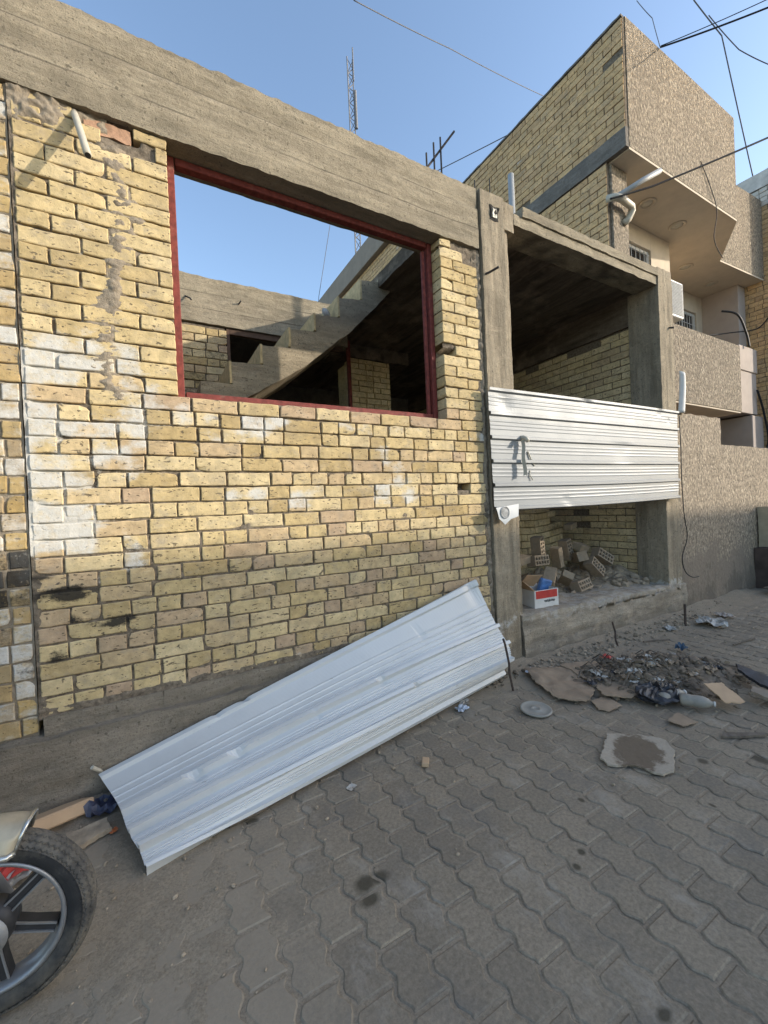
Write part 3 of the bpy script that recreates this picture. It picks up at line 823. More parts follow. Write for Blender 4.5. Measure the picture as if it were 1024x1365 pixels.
# torn scrap with a round dent hanging at its lower left corner
sc_ = MB()
poly = [(2.44, 1.30), (2.70, 1.325), (2.69, 1.225), (2.60, 1.205), (2.535, 1.165), (2.47, 1.215), (2.455, 1.27)]
sc_.prism([(a*.965, b-.0) for a, b in poly], -.112, -.108, 'y')
scr = obj('torn_scrap', sc_, M_sheet2, us)
ds = MB(); Ms = Matrix.Translation((2.445, -.114, 1.262)) @ Matrix.Rotation(PI/2, 4, 'X')
ds.lathe([(.044, 0), (.05, .003), (.044, .006), (.036, .002)], 28, Ms, True); ds.lathe([(.001, .001), (.035, .001), (.035, .002), (.001, .002)], 28, Ms)
obj('round_dent', ds, simple('dented_dull_metal', (.30, .30, .29), .6, var=.4, scale=40, bump=.5), us)
bk = MB()      # tie strap that holds the sheet
bk.tube([(2.70, -.07, 1.87), (2.702, -.10, 1.87), (2.704, -.13, 1.855), (2.70, -.145, 1.83)], .017, 8)
bk.grid(lambda u, v: (2.70-.012*v+.006*math.sin(v*9), -.075-.038*u-.02*v, 1.85-.29*v-.02*abs(u-.5)*(v>.9)), 5, 16)
obj('tie_strap', bk, M_pvc, us, smooth=True)
tr = MB()
tr.tube([(2.78, -.072, 1.76), (2.81, -.075, 1.70), (2.855, -.07, 1.64)], .006, 6); tr.tube([(2.80, -.07, 1.60), (2.79, -.075, 1.56), (2.82, -.08, 1.52)], .005, 6)
obj('dried_splash', tr, M_pvc, us)
# the loose sheet leaning on the plinth
ls = thing('corrugated_sheet', 'pale grey corrugated metal sheet lying tilted on the paving against the brick wall', 'metal sheet', (1.0, -.4, 0))
def spl(P, t):
    P = [Vector(p) for p in P]; n = len(P)-1; x = min(max(t, 0), .99999)*n; i = int(x); f = x-i
    p0, p1, p2, p3 = P[max(i-1, 0)], P[i], P[i+1], P[min(i+2, n)]
    return .5*((2*p1)+(p2-p0)*f+(2*p0-5*p1+4*p2-p3)*f*f+(3*p1-p0-3*p2+p3)*f**3)
PL_ = [(-.262, -.075, .118), (-.175, -.30, .082), (-.130, -.49, .066), (-.086, -.62, .052), (-.064, -.69, .010)]
PR_ = [(2.15, -.065, .762), (2.21, -.14, .53), (2.25, -.20, .38), (2.285, -.26, .26), (2.27, -.265, .15), (2.25, -.16, .012)]
def lf(u, v):
    a = spl(PL_, v); b = spl(PR_, v); p = a*(1-u)+b*u
    bow = math.sin(u*PI)
    p += Vector((0, -.030*math.sin(v*PI), .045*math.sin(v*PI)))*bow
    if v > .9: p.z = max(p.z, .008)
    return p
def ln(u, v):
    e = .004; d1 = lf(min(1, u+e), v)-lf(max(0, u-e), v); d2 = lf(u, min(1, v+.03))-lf(u, max(0, v-.03))
    n = d1.cross(d2).normalized()
    return n if n.dot(Vector((0, -.7, .7))) > 0 else -n
l1 = MB()
sheet(l1, lf, ln, 110, ((.22, .03, .008, .02, .012), (.28, .02, .007, .02, .010), (.37, .40, .006, .03, .010), (.55, .37, .006, .03, .012), (.74, .16, .006, .03, .012), (.20, .37, .012, .03, .012), (.12, .37, .012, .03, .01), (.97, .06, .02, .1, .02), (.62, .56, .007, .02, .006)), RPF)
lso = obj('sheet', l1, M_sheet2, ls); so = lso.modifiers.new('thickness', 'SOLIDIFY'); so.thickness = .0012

# ------------------------------------------------------------------ boundary wall of the neighbour
bw = thing('boundary_wall', 'stepped beige rough-stucco boundary wall right of the garage bay, dark with damp at its foot', 'wall', (6.5, .1, 0))
b1 = MB(); rough_box(b1, 5.355, 6.45, .0, .2, -.1, 2.30, .05, .008, 3, 6, lambda x, y, z, p: p+Vector((0, -.03*max(0, .5-z)*(1+nz(x*3, z*3, 2)), .012*nz(x*8, 1, 2)*(z > 2.2))))
rough_box(b1, 6.455, 9.6, .004, .2, -.1, 1.965, .05, .008, 5, 6, lambda x, y, z, p: p+Vector((0, -.03*max(0, .5-z)*(1+nz(x*3, z*3, 2)), .01*nz(x*8, 1, 2)*(z > 1.9))))
obj('stucco_panel', b1, M_stucco_wall, bw, smooth=True)
gp = thing('gate_pier', 'cream pier with brown lower half jutting out of the boundary wall at the right edge', 'pier', (7.9, -.1, 0))
q1 = MB(); rough_box(q1, 7.45, 8.0, -.36, -.01, .56, 1.12, .05, .01, 3, 6); obj('upper_block', q1, simple('cream_paint', (.38, .32, .225), .8, var=.15, scale=8, dirt=(.35, .29, .22), dirt_amt=.3), gp, smooth=True)
q2 = MB(); rough_box(q2, 7.30, 8.0, -.38, -.01, -.05, .56, .05, .012, 4, 6); obj('lower_block', q2, simple('brown_dado_paint', (.075, .054, .045), .85, var=.35, scale=6), gp, smooth=True)
pk = MB(); pk.box(-.5, .5, -.09, .09, 0, .022, .004, rot=Matrix.Rotation(-.2, 3, 'Z') @ Matrix.Rotation(-.05, 3, 'Y'), loc=(7.35, -.42, .10))
pko = obj('plank', pk, M_wood, base=(7.35, -.42, .08)); tag(pko, 'grey plank lying at the foot of the brown pier at the right edge', 'plank')

# ------------------------------------------------------------------ NEIGHBOUR HOUSE
nb = thing('neighbour_house', 'two storey beige stucco house with a jutting upper room and bare brick side wall', 'house', (7.5, 2, 0))
rn = random.Random(31)
def ncol(s, t, r): return (r.random(), r.choice((0, 0, .05, .2)), r.choice((0, .05, .15, .22)))
ns_ = MB()
courses(ns_, FXm(5.105), .315, 5.0, 5.735, 7.02, rn, ch=.086, colfn=ncol, lod=1, pattern='S', depth=.08, skip=lambda p, q, a, b: rn.random() < .012)
courses(ns_, FXm(5.105), .565, 5.0, 3.86, 5.49, rn, ch=.086, colfn=ncol, lod=1, pattern='S', depth=.08)
courses(ns_, FXm(5.105), 5.0, 11.5, 3.86, 7.46, rn, ch=.086, colfn=ncol, lod=1, pattern='S', depth=.08)
obj('side_wall', ns_, M_brick_grey, nb)
nm = MB(); nm.box(5.118, 5.16, .31, 5.0, 5.5, 7.03, .002); nm.box(5.118, 5.16, .56, 11.5, 3.0, 5.498, .002); nm.box(5.118, 5.16, 5.0, 11.5, 5.5, 7.46, .002)
obj('side_wall_bed', nm, M_dmortar, nb)
nc = MB(); rough_box(nc, 5.09, 5.15, .302, 5.0, 5.5, 5.73, .08, .006, 3, 6); obj('floor_band', nc, M_conc_dark, nb, smooth=True)
cp_ = MB(); rough_box(cp_, 5.095, 5.20, .31, 5.0, 7.03, 7.055, .05, .008, 3, 6); obj('coping', cp_, M_conc_dark, nb, smooth=True)
rp_ = MB(); rp_.box(4.98, 5.3, 5.0, 11.6, 7.465, 8.02, .01); obj('rear_parapet', rp_, M_plaster_dark, nb)
# jutting upper room, stepped in plan
plan = [(5.165, .30), (8.02, .30), (9.08, .93), (10.74, .86), (10.74, 5.2), (5.165, 5.2)]
ub = MB(); ub.prism(plan, 5.515, 7.05, 'z'); obj('upper_room', ub, M_stucco, nb)
sf = MB(); sf.prism([(5.16, .304), (8.018, .304), (9.078, .934), (10.738, .864), (10.738, 2.2), (5.16, 2.2)], 5.485, 5.513, 'z'); obj('soffit', sf, M_plaster, nb)
for a, b in ((6.32, .72), (7.26, .77), (8.70, 1.31), (9.86, 1.40)):
    d1 = MB(); Md = Matrix.Translation((a, b, 5.484)) @ Matrix.Rotation(PI, 4, 'X')
    d1.lathe([(.075, 0), (.115, 0), (.118, .010), (.095, .018), (.078, .010)], 28, Md, True)
    dl = obj('downlight', d1, M_plaster, nb, smooth=True)
    d2 = MB(); d2.lathe([(.001, .001), (.076, .001), (.076, .006), (.03, .010), (.001, .010)], 24, Md); obj('diffuser', d2, M_pvc, dl, smooth=True)
lw = MB(); lw.box(5.165, 5.50, .53, .80, 3.0, 5.484, .006); obj('corner_column', lw, M_stucco, nb)
w1 = MB()
w1.box(5.50, 6.0, 1.06, 1.25, 3.0, 5.484, .004); w1.box(7.05, 7.46, 1.06, 1.25, 3.0, 5.484, .004); w1.box(6.0, 7.05, 1.06, 1.25, 3.0, 4.2, .004); w1.box(6.0, 7.05, 1.06, 1.25, 5.2, 5.484, .004)
w1.box(7.46, 7.62, 1.062, 1.78, 2.6, 5.484, .004); w1.box(7.62, 9.2, 1.78, 1.95, 2.6, 5.484, .004); w1.box(10.15, 10.4, 1.78, 1.95, 2.6, 5.484, .004); w1.box(9.2, 10.15, 1.78, 1.95, 2.6, 4.2, .004); w1.box(9.2, 10.15, 1.78, 1.95, 5.12, 5.484, .004)
obj('recessed_wall', w1, M_plaster, nb)
w2 = MB(); w2.box(10.4, 10.72, 1.16, 1.95, 1.9, 5.484, .004); obj('return_wall', w2, M_plaster_pink, nb)
def window(x0, x1, y, z0, z1):
    f = MB(); t = .05
    f.box(x0, x1, y, y+.05, z1-t, z1, .004); f.box(x0, x1, y, y+.05, z0, z0+t, .004); f.box(x0, x0+t, y, y+.05, z0+t, z1-t, .004); f.box(x1-t, x1, y, y+.05, z0+t, z1-t, .004)
    f.box((x0+x1)/2-.02, (x0+x1)/2+.02, y+.005, y+.045, z0+t, z1-t, .003)
    w = obj('window', f, M_white, nb)
    p = MB(); p.box(x0+t, x1-t, y+.02, y+.03, z0+t, z1-t, .001); obj('pane', p, M_glass, w)
    g_ = MB()
    for i in range(5): g_.tube([(x0+.03, y-.03, z0+.12+(z1-z0-.2)*i/4), (x1-.03, y-.03, z0+.12+(z1-z0-.2)*i/4)], .006, 6)
    for i in range(9): g_.tube([(x0+.06+(x1-x0-.12)*i/8, y-.03, z0+.04), (x0+.06+(x1-x0-.12)*i/8, y-.03, z1-.04)], .006, 6)
    obj('grille', g_, M_white, w)
window(6.003, 7.047, 1.10, 4.203, 5.197); window(9.203, 10.147, 1.82, 4.203, 5.117)
bl1 = MB(); rough_box(bl1, 5.36, 7.95, .30, .42, 2.57, 3.57, .2, .002, 3, 3); bl1.box(5.36, 7.95, .421, 1.3, 2.575, 2.70, .004); bl1.box(7.84, 7.949, .421, 1.3, 2.701, 3.56, .004)
obj('balcony', bl1, M_stucco, nb)
bl1s = MB(); bl1s.box(5.37, 7.94, .31, 1.3, 2.545, 2.568, .003); obj('balcony_soffit', bl1s, M_plaster, nb)
bl2 = MB(); bl2.box(8.3, 10.4, .92, 1.05, 2.83, 3.62, .006); bl2.box(8.3, 10.4, 1.051, 1.9, 2.83, 2.95, .006); bl2.box(9.62, 10.4, .90, 1.05, 3.622, 4.08, .006)
obj('far_balcony', bl2, M_plaster_pink, nb)
gw = MB(); gw.box(5.4, 10.6, 1.8, 1.95, -.1, 2.57, .01); gw.box(10.1, 10.6, .9, 1.8, -.1, 2.8, .01); obj('ground_floor_wall', gw, M_plaster_pink, nb)
# air conditioner on the recessed wall
ac = thing('air_conditioner', 'white slatted air conditioner box behind the right concrete pillar under the jutting room', 'air conditioner', (7.1, 1.0, 4.08))
a1 = MB(); a1.box(6.72, 7.42, .80, 1.055, 4.08, 4.64, .012); obj('casing', a1, M_white, ac)
a2 = MB()
for i in range(22): a2.box(6.80, 7.40, .789, .797, 4.12+i*.0225, 4.133+i*.0225, .002)
obj('louvre', a2, simple('shadow_grey_louvre', (.32, .33, .33), .6), ac)
# fluorescent batten on an arm with a PVC elbow
lf_ = thing('outdoor_tube_lamp', 'grey tube lamp on an arm with cream elbow pipe at the neighbour house corner', 'lamp', (5.15, .5, 4.95))
t1 = MB(); t1.tube([(5.09, .46, 4.98), (5.42, .30, 5.20), (5.62, .20, 5.315)], .032, 10); obj('tube_body', t1, M_greypvc, lf_, smooth=True)
t2 = MB(); t2.tube([(5.07, .54, 5.02), (5.09, .45, 4.99), (5.17, .42, 4.975), (5.32, .44, 4.985), (5.43, .45, 4.985), (5.46, .46, 4.95), (5.44, .50, 4.86), (5.38, .527, 4.80)], .042, 12); obj('elbow_pipe', t2, M_pvc, lf_, smooth=True)
# bent light metal strip standing on the boundary wall beside the pillar
ms = MB()
ms.grid(lambda u, v: (5.375+.10*u+.025*math.sin(v*2.4)+.03*(1-v)*u, -.01-.035*math.sin(u*PI)-.02*v, 2.29+.48*v-.05*u*v), 8, 14)
mso = obj('metal_strip', ms, M_white, smooth=True, base=(5.42, 0, 2.3)); so = mso.modifiers.new('thickness', 'SOLIDIFY'); so.thickness = .003
tag(mso, 'bent whitish metal strip standing between right concrete pillar and boundary wall', 'metal strip')

# far brick house at the right edge
fb = thing('brick_house', 'tall brick house side wall with whitewashed top at the far right edge', 'house', (12, 3, 0))
f1 = MB(); rf = random.Random(41)
courses(f1, FXm(10.75), .53, 2.6, 1.9, 7.30, rf, ch=.09, colfn=lambda s, t, r: (r.random(), .9 if t > 6.95 else r.choice((0, .1)), r.choice((0, .1, .2))), lod=1, pattern='F', depth=.08)
obj('side_wall', f1, M_brick_grey, fb)
f2 = MB(); f2.box(10.765, 16, .54, 9, -.1, 7.31, .01); obj('wall_core', f2, M_dmortar, fb)
f3 = MB(); rough_box(f3, 10.74, 10.95, .5, 9, 7.315, 7.62, .1, .02, 3, 4); obj('parapet', f3, simple('flaking_whitewash', (.55, .52, .47), .9, var=.2, scale=6, dirt=(.25, .22, .18), dirt_amt=.45), fb, smooth=True)
# house across the street: it is what keeps the paving in shade
oh = thing('opposite_house', 'long two storey plastered house on the other side of the street, behind the viewer', 'house', (17.8, -11, 0))
h1 = MB(); h1.box(10.2, 25.5, -14.5, -8.6, -.1, 6.0, .02); obj('wall', h1, M_plaster_pink, oh)
for i in range(5):
    hx = 11+i*2.9
    h2 = MB(); h2.box(hx, hx+1.6, -8.598, -8.55, 3.6, 4.9, .01); w = obj('window', h2, M_white, oh)
    h3 = MB(); h3.box(hx+.08, hx+1.52, -8.548, -8.54, 3.68, 4.82, .004); obj('pane', h3, M_glass, w)

# ------------------------------------------------------------------ wires and mast
def cable(name, pts, r, label, sag=.0, m=M_black, n=24, cat='cable', group=None):
    mb = MB(); out = []
    for i in range(len(pts)-1):
        a, b = Vector(pts[i]), Vector(pts[i+1])
        for k in range(n+(i == len(pts)-2)):
            t = k/n; p = a*(1-t)+b*t; p.z -= sag*4*t*(1-t)*(b-a).length; out.append(p)
    mb.tube(out, r, 6)
    o = obj(name, mb, m, smooth=True, base=tuple(pts[0])); tag(o, label, cat, group); return o
def loopwire(name, pts, r, label, m=M_black, cat='cable'):
    P = [Vector(p) for p in pts]; out = []
    n = (len(P)-1)*8
    mb = MB(); mb.tube([spl(P, i/n) for i in range(n+1)], r, 6)
    return tag(obj(name, mb, m, smooth=True, base=tuple(pts[0])), label, cat)
cable('power_cable', [(4.98, .45, 4.93), (5.45, .2, 5.07), (6.69, -.49, 5.6), (9.2, -1.9, 6.75)], .011, 'thick black cable running from the tube lamp up to the right edge', .004)
cable('power_cable', [(5.94, .3, 7.07), (6.55, -.55, 7.0), (7.1, -1.25, 7.02)], .010, 'doubled dark cable tied to the top of the jutting room, lowest of those leaving right', .01)
cable('power_cable', [(5.94, .29, 7.08), (6.9, -.8, 7.24)], .005, 'thin steeper wire leaving the jutting room top towards upper right corner', .012)
cable('overhead_wire', [(6.86, 1.03, 8.96), (6.4, .6, 8.0), (5.94, .3, 7.08)], .005, 'thin wire dropping from the top edge to the jutting room roof corner', .008, M_grey_wire)
cable('overhead_wire', [(2.9, 2.85, 8.71), (5.12, 3.35, 9.62), (8.74, 4.17, 11.1)], .007, 'long thin wire crossing the open sky above the concrete roof beam', .006, M_grey_wire)
cable('overhead_wire', [(8.6, 9.2, 12.6), (9.95, 5.79, 12.21)], .013, 'faint wire in the sky between the rebar rods and the brick side wall', .003, M_grey_wire)
cable('overhead_wire', [(9.57, 1.39, 10.88), (10.01, 1.13, 10.16), (10.76, .98, 7.62)], .011, 'wire falling steeply to the whitewashed top of the far brick house', .006, M_grey_wire)
cable('overhead_wire', [(9.81, 1.25, 10.57), (10.29, .97, 9.88), (10.77, .7, 9.58), (11.5, .3, 9.3)], .009, 'slack wire curling out of the right edge beside the crossing cables', .02, M_grey_wire)
cable('overhead_wire', [(4.92, 8.61, 9.6), (4.55, 8.8, 7.55), (4.4, 8.85, 6.0)], .008, 'faint hanging wire seen through the empty window against the sky', .002, M_grey_wire)
loopwire('hanging_wire', [(6.89, .29, 5.97), (7.13, .28, 5.69), (7.3, .28, 5.40), (7.16, .27, 4.95), (7.38, .26, 4.74)], .006, 'slack pair of thin wires hanging down the front of the jutting room')
loopwire('hanging_wire', [(9.5, 1.1, 4.75), (9.62, .9, 4.62), (9.85, .86, 4.3), (9.9, .84, 4.05)], .018, 'thick black cable bundle drooping above the far balcony')
loopwire('hanging_wire', [(9.3, 1.4, 4.35), (10.0, 1.15, 4.45), (10.6, .95, 4.55), (10.73, .8, 4.75)], .012, 'black wire strung level between far window and the brick house')
loopwire('hanging_wire', [(10.3, .88, 3.3), (10.5, .86, 2.9), (10.62, .84, 2.3), (10.2, .86, 2.05), (9.4, .88, 2.0)], .02, 'black cable loop hanging low over the boundary wall at the right edge')
loopwire('hanging_wire', [(5.38, -.02, 2.25), (5.39, -.02, 1.9), (5.385, -.02, 1.51), (5.40, -.025, 1.1), (5.44, -.03, .85), (5.31, -.03, .62), (5.36, -.035, .45), (5.50, -.045, .37), (5.66, -.04, .36)], .0055, 'thin black wire dangling down the edge of the boundary wall')
M_mast = simple('dull_galvanised_steel', (.16, .165, .175), .6)
mast = thing('lattice_mast', 'tall thin lattice radio mast far behind the house', 'mast', (18.2, 32.5, 0))
mx, my = 19.52, 32.5
def fit(z): return (19.25 + .30*(z/46.0)*0, 32.5)
LEG = [(17.90, 32.3), (18.46, 32.3), (18.18, 32.8)]
for a, b in LEG:
    m_ = MB(); m_.tube([(a, b, 0), (a, b, 43.6)], .05, 6); obj('mast_leg', m_, M_mast, mast)
m_ = MB()
zz = 0
while zz < 43:
    for i in range(3):
        a, b = LEG[i], LEG[(i+1) % 3]
        m_.tube([(*a, zz), (*b, zz+.7)], .036, 4, False); m_.tube([(*b, zz+.7), (*a, zz+1.4)], .036, 4, False)
    zz += 1.4
obj('mast_brace', m_, M_mast, mast)
m_ = MB(); m_.tube([(18.46, 32.2, 41.5), (18.47, 32.2, 44.6)], .06, 8); m_.tube([(18.50, 32.1, 37.0), (18.50, 32.1, 40.5)], .13, 8); obj('antenna', m_, M_mast, mast)
rc = thing('rebar_cluster', 'three upright rusty rods with a slanting bar tied across on the roof slab', 'rebar', (3.25, 1.6, 3.87))
for a, b, h in ((3.135, 1.6, 5.65), (3.252, 1.6, 5.82), (3.361, 1.6, 5.93)):
    m_ = MB(); m_.tube([(a, b, 3.86), (a, b, h)], .011, 6); obj('upright_rod', m_, M_rod, rc)
m_ = MB(); m_.tube([(3.05, 1.622, 5.35), (3.34, 1.622, 5.75), (3.61, 1.622, 6.12)], .015, 6); obj('slanting_bar', m_, M_rod, rc)
gpz = MB(); gpz.lathe([(.028, 3.86), (.033, 3.88), (.033, 5.01), (.028, 5.01), (.027, 4.6), (.027, 3.86)], 16, Matrix.Translation((3.69, .8, 0)), True)
tag(obj('vent_pipe', gpz, M_greypvc, smooth=True, base=(3.69, .8, 3.86)), 'upright grey plastic pipe on the garage roof before the brick side wall', 'pipe')

# ------------------------------------------------------------------ MOTORCYCLE (front wheel in view)
mc = thing('motorcycle', 'parked motorcycle of which only the front wheel and beige mudguard show at the lower left', 'motorcycle', (-.9, -.75, 0))
E1 = Vector((.988, -.153, 0)).normalized(); E2 = Vector((0, 0, 1)); E3 = Vector((-.153, -.988, 0)).normalized(); WC = Vector((-.427, -.949, .244)); SW = .835
def wp(c, r, th, w): return c + E1*(r*math.cos(th)) + E2*(r*math.sin(th)) + E3*w
def wheel(c, parent):
    t = MB(); NT_, NP = 420, 40
    def tf(u, v):
        th = 2*PI*u; ph = 2*PI*v           # ph=0 outermost
        cx, cy = math.cos(ph), math.sin(ph)
        rr = SW*(.249+.043*(abs(cx)**.95)*(1 if cx > 0 else -1)); w = .037*(abs(cy)**.95)*(1 if cy > 0 else -1)
        if cx > .28:
            k = th*44/(2*PI); q = w/.037
            zig = abs(((k*1.0) % 1.0)-.5)*2
            g_ = min(abs(((q*3.2+zig*.55) % 1.0)-.5), .5)
            g2 = abs((k*2+.25*(int(q*3.2+10) % 2)) % 1.0-.5)
            if g_ > .40 or g2 > .45: rr -= .0045
        elif -.5 < cx < .2:
            rr += .0015*math.cos(th*90)*(abs(cx) < .15)
        return wp(c, rr, th, w)
    t.grid(tf, NT_, NP); w = obj('wheel', t, M_tyre, parent, smooth=False)
    td = MB()
    def hexd(a, b):
        a, b = a/.0175, b/.0175
        best = []
        for i in (0, 1):
            x_ = a - .5*i; y_ = b - .866*i
            cx_ = round(x_); cy_ = round(y_/1.732)
            best.append((x_-cx_)**2+(y_-cy_*1.732)**2)
        best.sort(); return math.sqrt(best[1])-math.sqrt(best[0])
    def trf(u, v):
        th = 2*PI*u; ph = (v-.5)*2*1.22; cx, cy = math.cos(ph), math.sin(ph)
        rr = SW*(.249+.043*cx**.95); w_ = .037*(abs(cy)**.95)*(1 if cy > 0 else -1)
        g_ = hexd(th*.244, ph*.034); e = min(1, g_/.26)
        up = .0045*e - .001
        return wp(c, rr+up*cx, th, w_+up*cy)
    td.grid(trf, 640, 36); obj('tread', td, M_tread, w)
    r = MB(); prof = [(.218, .034), (.208, .036), (.203, .033), (.198, .022), (.196, .0), (.186, -.022), (.196, -.030), (.208, -.036), (.218, -.034), (.206, -.012), (.206, .012)]
    prof = [(a*SW, b*.85) for a, b in prof]
    MW = Matrix((( E1.x, E2.x, E3.x, c.x), (E1.y, E2.y, E3.y, c.y), (E1.z, E2.z, E3.z, c.z), (0, 0, 0, 1)))
    r.lathe(prof, 72, MW, True); obj('rim', r, M_alloy, w, smooth=True)
    h = MB(); h.lathe([(.001, -.05), (.04, -.05), (.07, -.03), (.075, .0), (.07, .034), (.045, .045), (.001, .048)], 36, MW); h.v = [tuple(c+(Vector(p)-c)*.85) for p in h.v]; obj('hub', h, M_hub, w, smooth=True)
    hp = MB(); hp.lathe([(.001, .049), (.055, .047), (.058, .051), (.02, .058), (.001, .058)], 36, MW); obj('hub_cover', hp, simple('dull_grey_alloy', (.33, .34, .35), .5, .4), w, smooth=True)
    for k in range(6):
        th = math.radians(40+60*k); s = MB()
        d = E1*math.cos(th)+E2*math.sin(th); n = E1*(-math.sin(th))+E2*math.cos(th)
        def bar(o0, o1, w0, w1, z0, z1):
            vs = []
            for rr_, ww in ((.055, w0), (.10, (w0+w1)/2*.85), (.19*SW, w1)):
                for sx, sz in ((-1, z0), (1, z0), (1, z1), (-1, z1)): vs.append(tuple(c + d*rr_ + n*(sx*ww + (o0 if rr_ < .1 else o1)) + E3*sz))
            fs = [(0, 1, 2, 3), (8, 11, 10, 9)]
            for a in (0, 4):
                for q in range(4): fs.append((a+q, a+4+q, a+4+(q+1) % 4, a+(q+1) % 4))
            s.add(vs, fs)
        bar(0, 0, .017, .015, -.016, .012); obj('spoke', s, M_spoke, w)
        for o_ in (-1, 1):
            s = MB(); bar(.0125*o_, .011*o_, .0026, .0022, .0125, .017); obj('spoke_edge', s, M_alloy, w)
    return w
M_tyre = simple('dusty_tyre_rubber', (.030, .030, .031), .78, var=.35, scale=14, bump=.3, dirt=(.12, .108, .088), dirt_amt=.42)
M_tread = simple('dusty_tread_rubber', (.075, .071, .065), .85, var=.35, scale=30, bump=.3, dirt=(.17, .15, .12), dirt_amt=.45)
M_alloy = simple('grey_alloy', (.30, .305, .315), .38, .55, var=.15, scale=20, bump=.05, dirt=(.16, .145, .125), dirt_amt=.35)
M_spoke = simple('black_painted_alloy', (.035, .035, .037), .45, .1, var=.3, scale=20, dirt=(.15, .135, .11), dirt_amt=.3)
M_hub = simple('dark_hub', (.05, .05, .052), .5, .2, var=.3, scale=20)
M_fender = simple('tarnished_beige_metal', (.40, .345, .25), .38, .25, var=.2, scale=14, bump=.1, dirt=(.16, .12, .08), dirt_amt=.36)
wheel(WC, mc)
fd = MB()
def fdf(u, v):
    th = math.radians(69+112*u); q = (v-.5)*2
    drop = .02*abs(q)**3 + .024*(abs(q) > .86)
    rr = .285-.03*abs(q)**2.4-drop; endr = 1-.25*max(0, 1-u/.03)*abs(q)**2
    return wp(WC, rr+.006*max(0, 1-u/.02), th, q*.07*endr)
fd.grid(fdf, 40, 22); fo = obj('mudguard', fd, M_fender, mc, smooth=True); so = fo.modifiers.new('thickness', 'SOLIDIFY'); so.thickness = .003
ft = MB(); ft.tube([fdf(u_/40, .965) + E3*.004 for u_ in range(41)], .008, 8); ft.tube([fdf(.0, .03+.94*k/16) for k in range(17)], .005, 8); obj('mudguard_rim', ft, simple('tarnished_chrome', (.55, .54, .5), .25, .8, var=.2, scale=20, dirt=(.22, .13, .08), dirt_amt=.3), fo, smooth=True)
for sgn in (-1, 1):
    m_ = MB(); m_.tube([WC+E3*(.085*sgn), WC+E3*(.085*sgn)-E1*.22+E2*.48], .019, 12); m_.tube([WC+E3*(.085*sgn)-E1*.2+E2*.44, WC+E3*(.085*sgn)-E1*.33+E2*.72], .023, 12); obj('fork_leg', m_, M_alloy, mc, smooth=True)
m_ = MB(); m_.tube([WC-E1*.34+E2*.74+E3*s_*.35-E1*(.12*abs(s_)) for s_ in (-1, -.6, -.2, 0, .2, .6, 1)], .014, 10); obj('handlebar', m_, M_spoke, mc, smooth=True)
m_ = MB(); Mt = Matrix.Translation(WC-E1*.62+E2*.50) @ Matrix(((E1.x, E3.x, 0, 0), (E1.y, E3.y, 0, 0), (0, 0, 1, 0), (0, 0, 0, 1)))
m_.grid(lambda u, v: Mt @ Vector((.26*math.cos(PI*v)*1.0, .12*math.sin(PI*v)**.6*math.cos(2*PI*u), .10*math.sin(PI*v)**.6*math.sin(2*PI*u))), 20, 14); obj('fuel_tank', m_, M_redplastic, mc, smooth=True)
m_ = MB(); m_.tube([WC-E1*.83+E2*.50, WC-E1*1.0+E2*.5, WC-E1*1.35+E2*.53], .085, 10); obj('seat', m_, M_bag, mc, smooth=True)
m_ = MB(); m_.tube([WC-E1*.33+E2*.66, WC-E1*.45+E2*.3, WC-E1*.55+E2*.02, WC-E1*.85+E2*.02, WC-E1*1.25+E2*.0], .02, 8); m_.tube([WC-E1*.33+E2*.6, WC-E1*.85+E2*.42, WC-E1*1.38+E2*.45], .018, 8); m_.tube([WC-E1*.6+E2*.02, WC-E1*.66+E2*.34], .10, 10); obj('frame', m_, M_spoke, mc, smooth=True)
wheel(WC-E1*1.25, mc)
mc_w = [o for o in mc.children if o.name.startswith('wheel')]

# ------------------------------------------------------------------ LITTER, RUBBLE, GARBAGE
rg = random.Random(77)
def R3(a, b, c): return Matrix.Rotation(c, 3, 'Z') @ Matrix.Rotation(b, 3, 'Y') @ Matrix.Rotation(a, 3, 'X')
def shardmesh(mb, c, s, rnd, flat=.35, M=None):
    """angular broken piece"""
    bm = bmesh.new(); bmesh.ops.create_icosphere(bm, subdivisions=1, radius=1)
    R = R3(rnd.uniform(-.5, .5), rnd.uniform(-.5, .5), rnd.uniform(0, 6.3)); sx, sy = rnd.uniform(.5, 1.2), rnd.uniform(.5, 1.2)
    bm.verts.ensure_lookup_table()
    vs = []
    for v in bm.verts:
        p = Vector((v.co.x*sx, v.co.y*sy, v.co.z*flat))*s*rnd.uniform(.7, 1.15); vs.append(tuple(R @ p + Vector(c)))
    mb.add(vs, [tuple(x.index for x in f.verts) for f in bm.faces]); bm.free()
def crumple(mb, c, s, rnd, amp=.35, flat=.25, n=9, rz=0):
    ph = rnd.uniform(0, 99); ca, sa = math.cos(rz), math.sin(rz)
    def f(u, v):
        a, b = (u-.5)*s*(1+.3*nz(v*3+ph, 1, 1)), (v-.5)*s*.8*(1+.3*nz(u*3+ph, 2, 1))
        z = max(.002, s*flat*(.5+nz(u*4+ph, v*4, 2)+.5*nz(u*9+ph, v*9, 5)))
        return (c[0]+a*ca-b*sa, c[1]+a*sa+b*ca, c[2]+z)
    mb.grid(f, n, n)
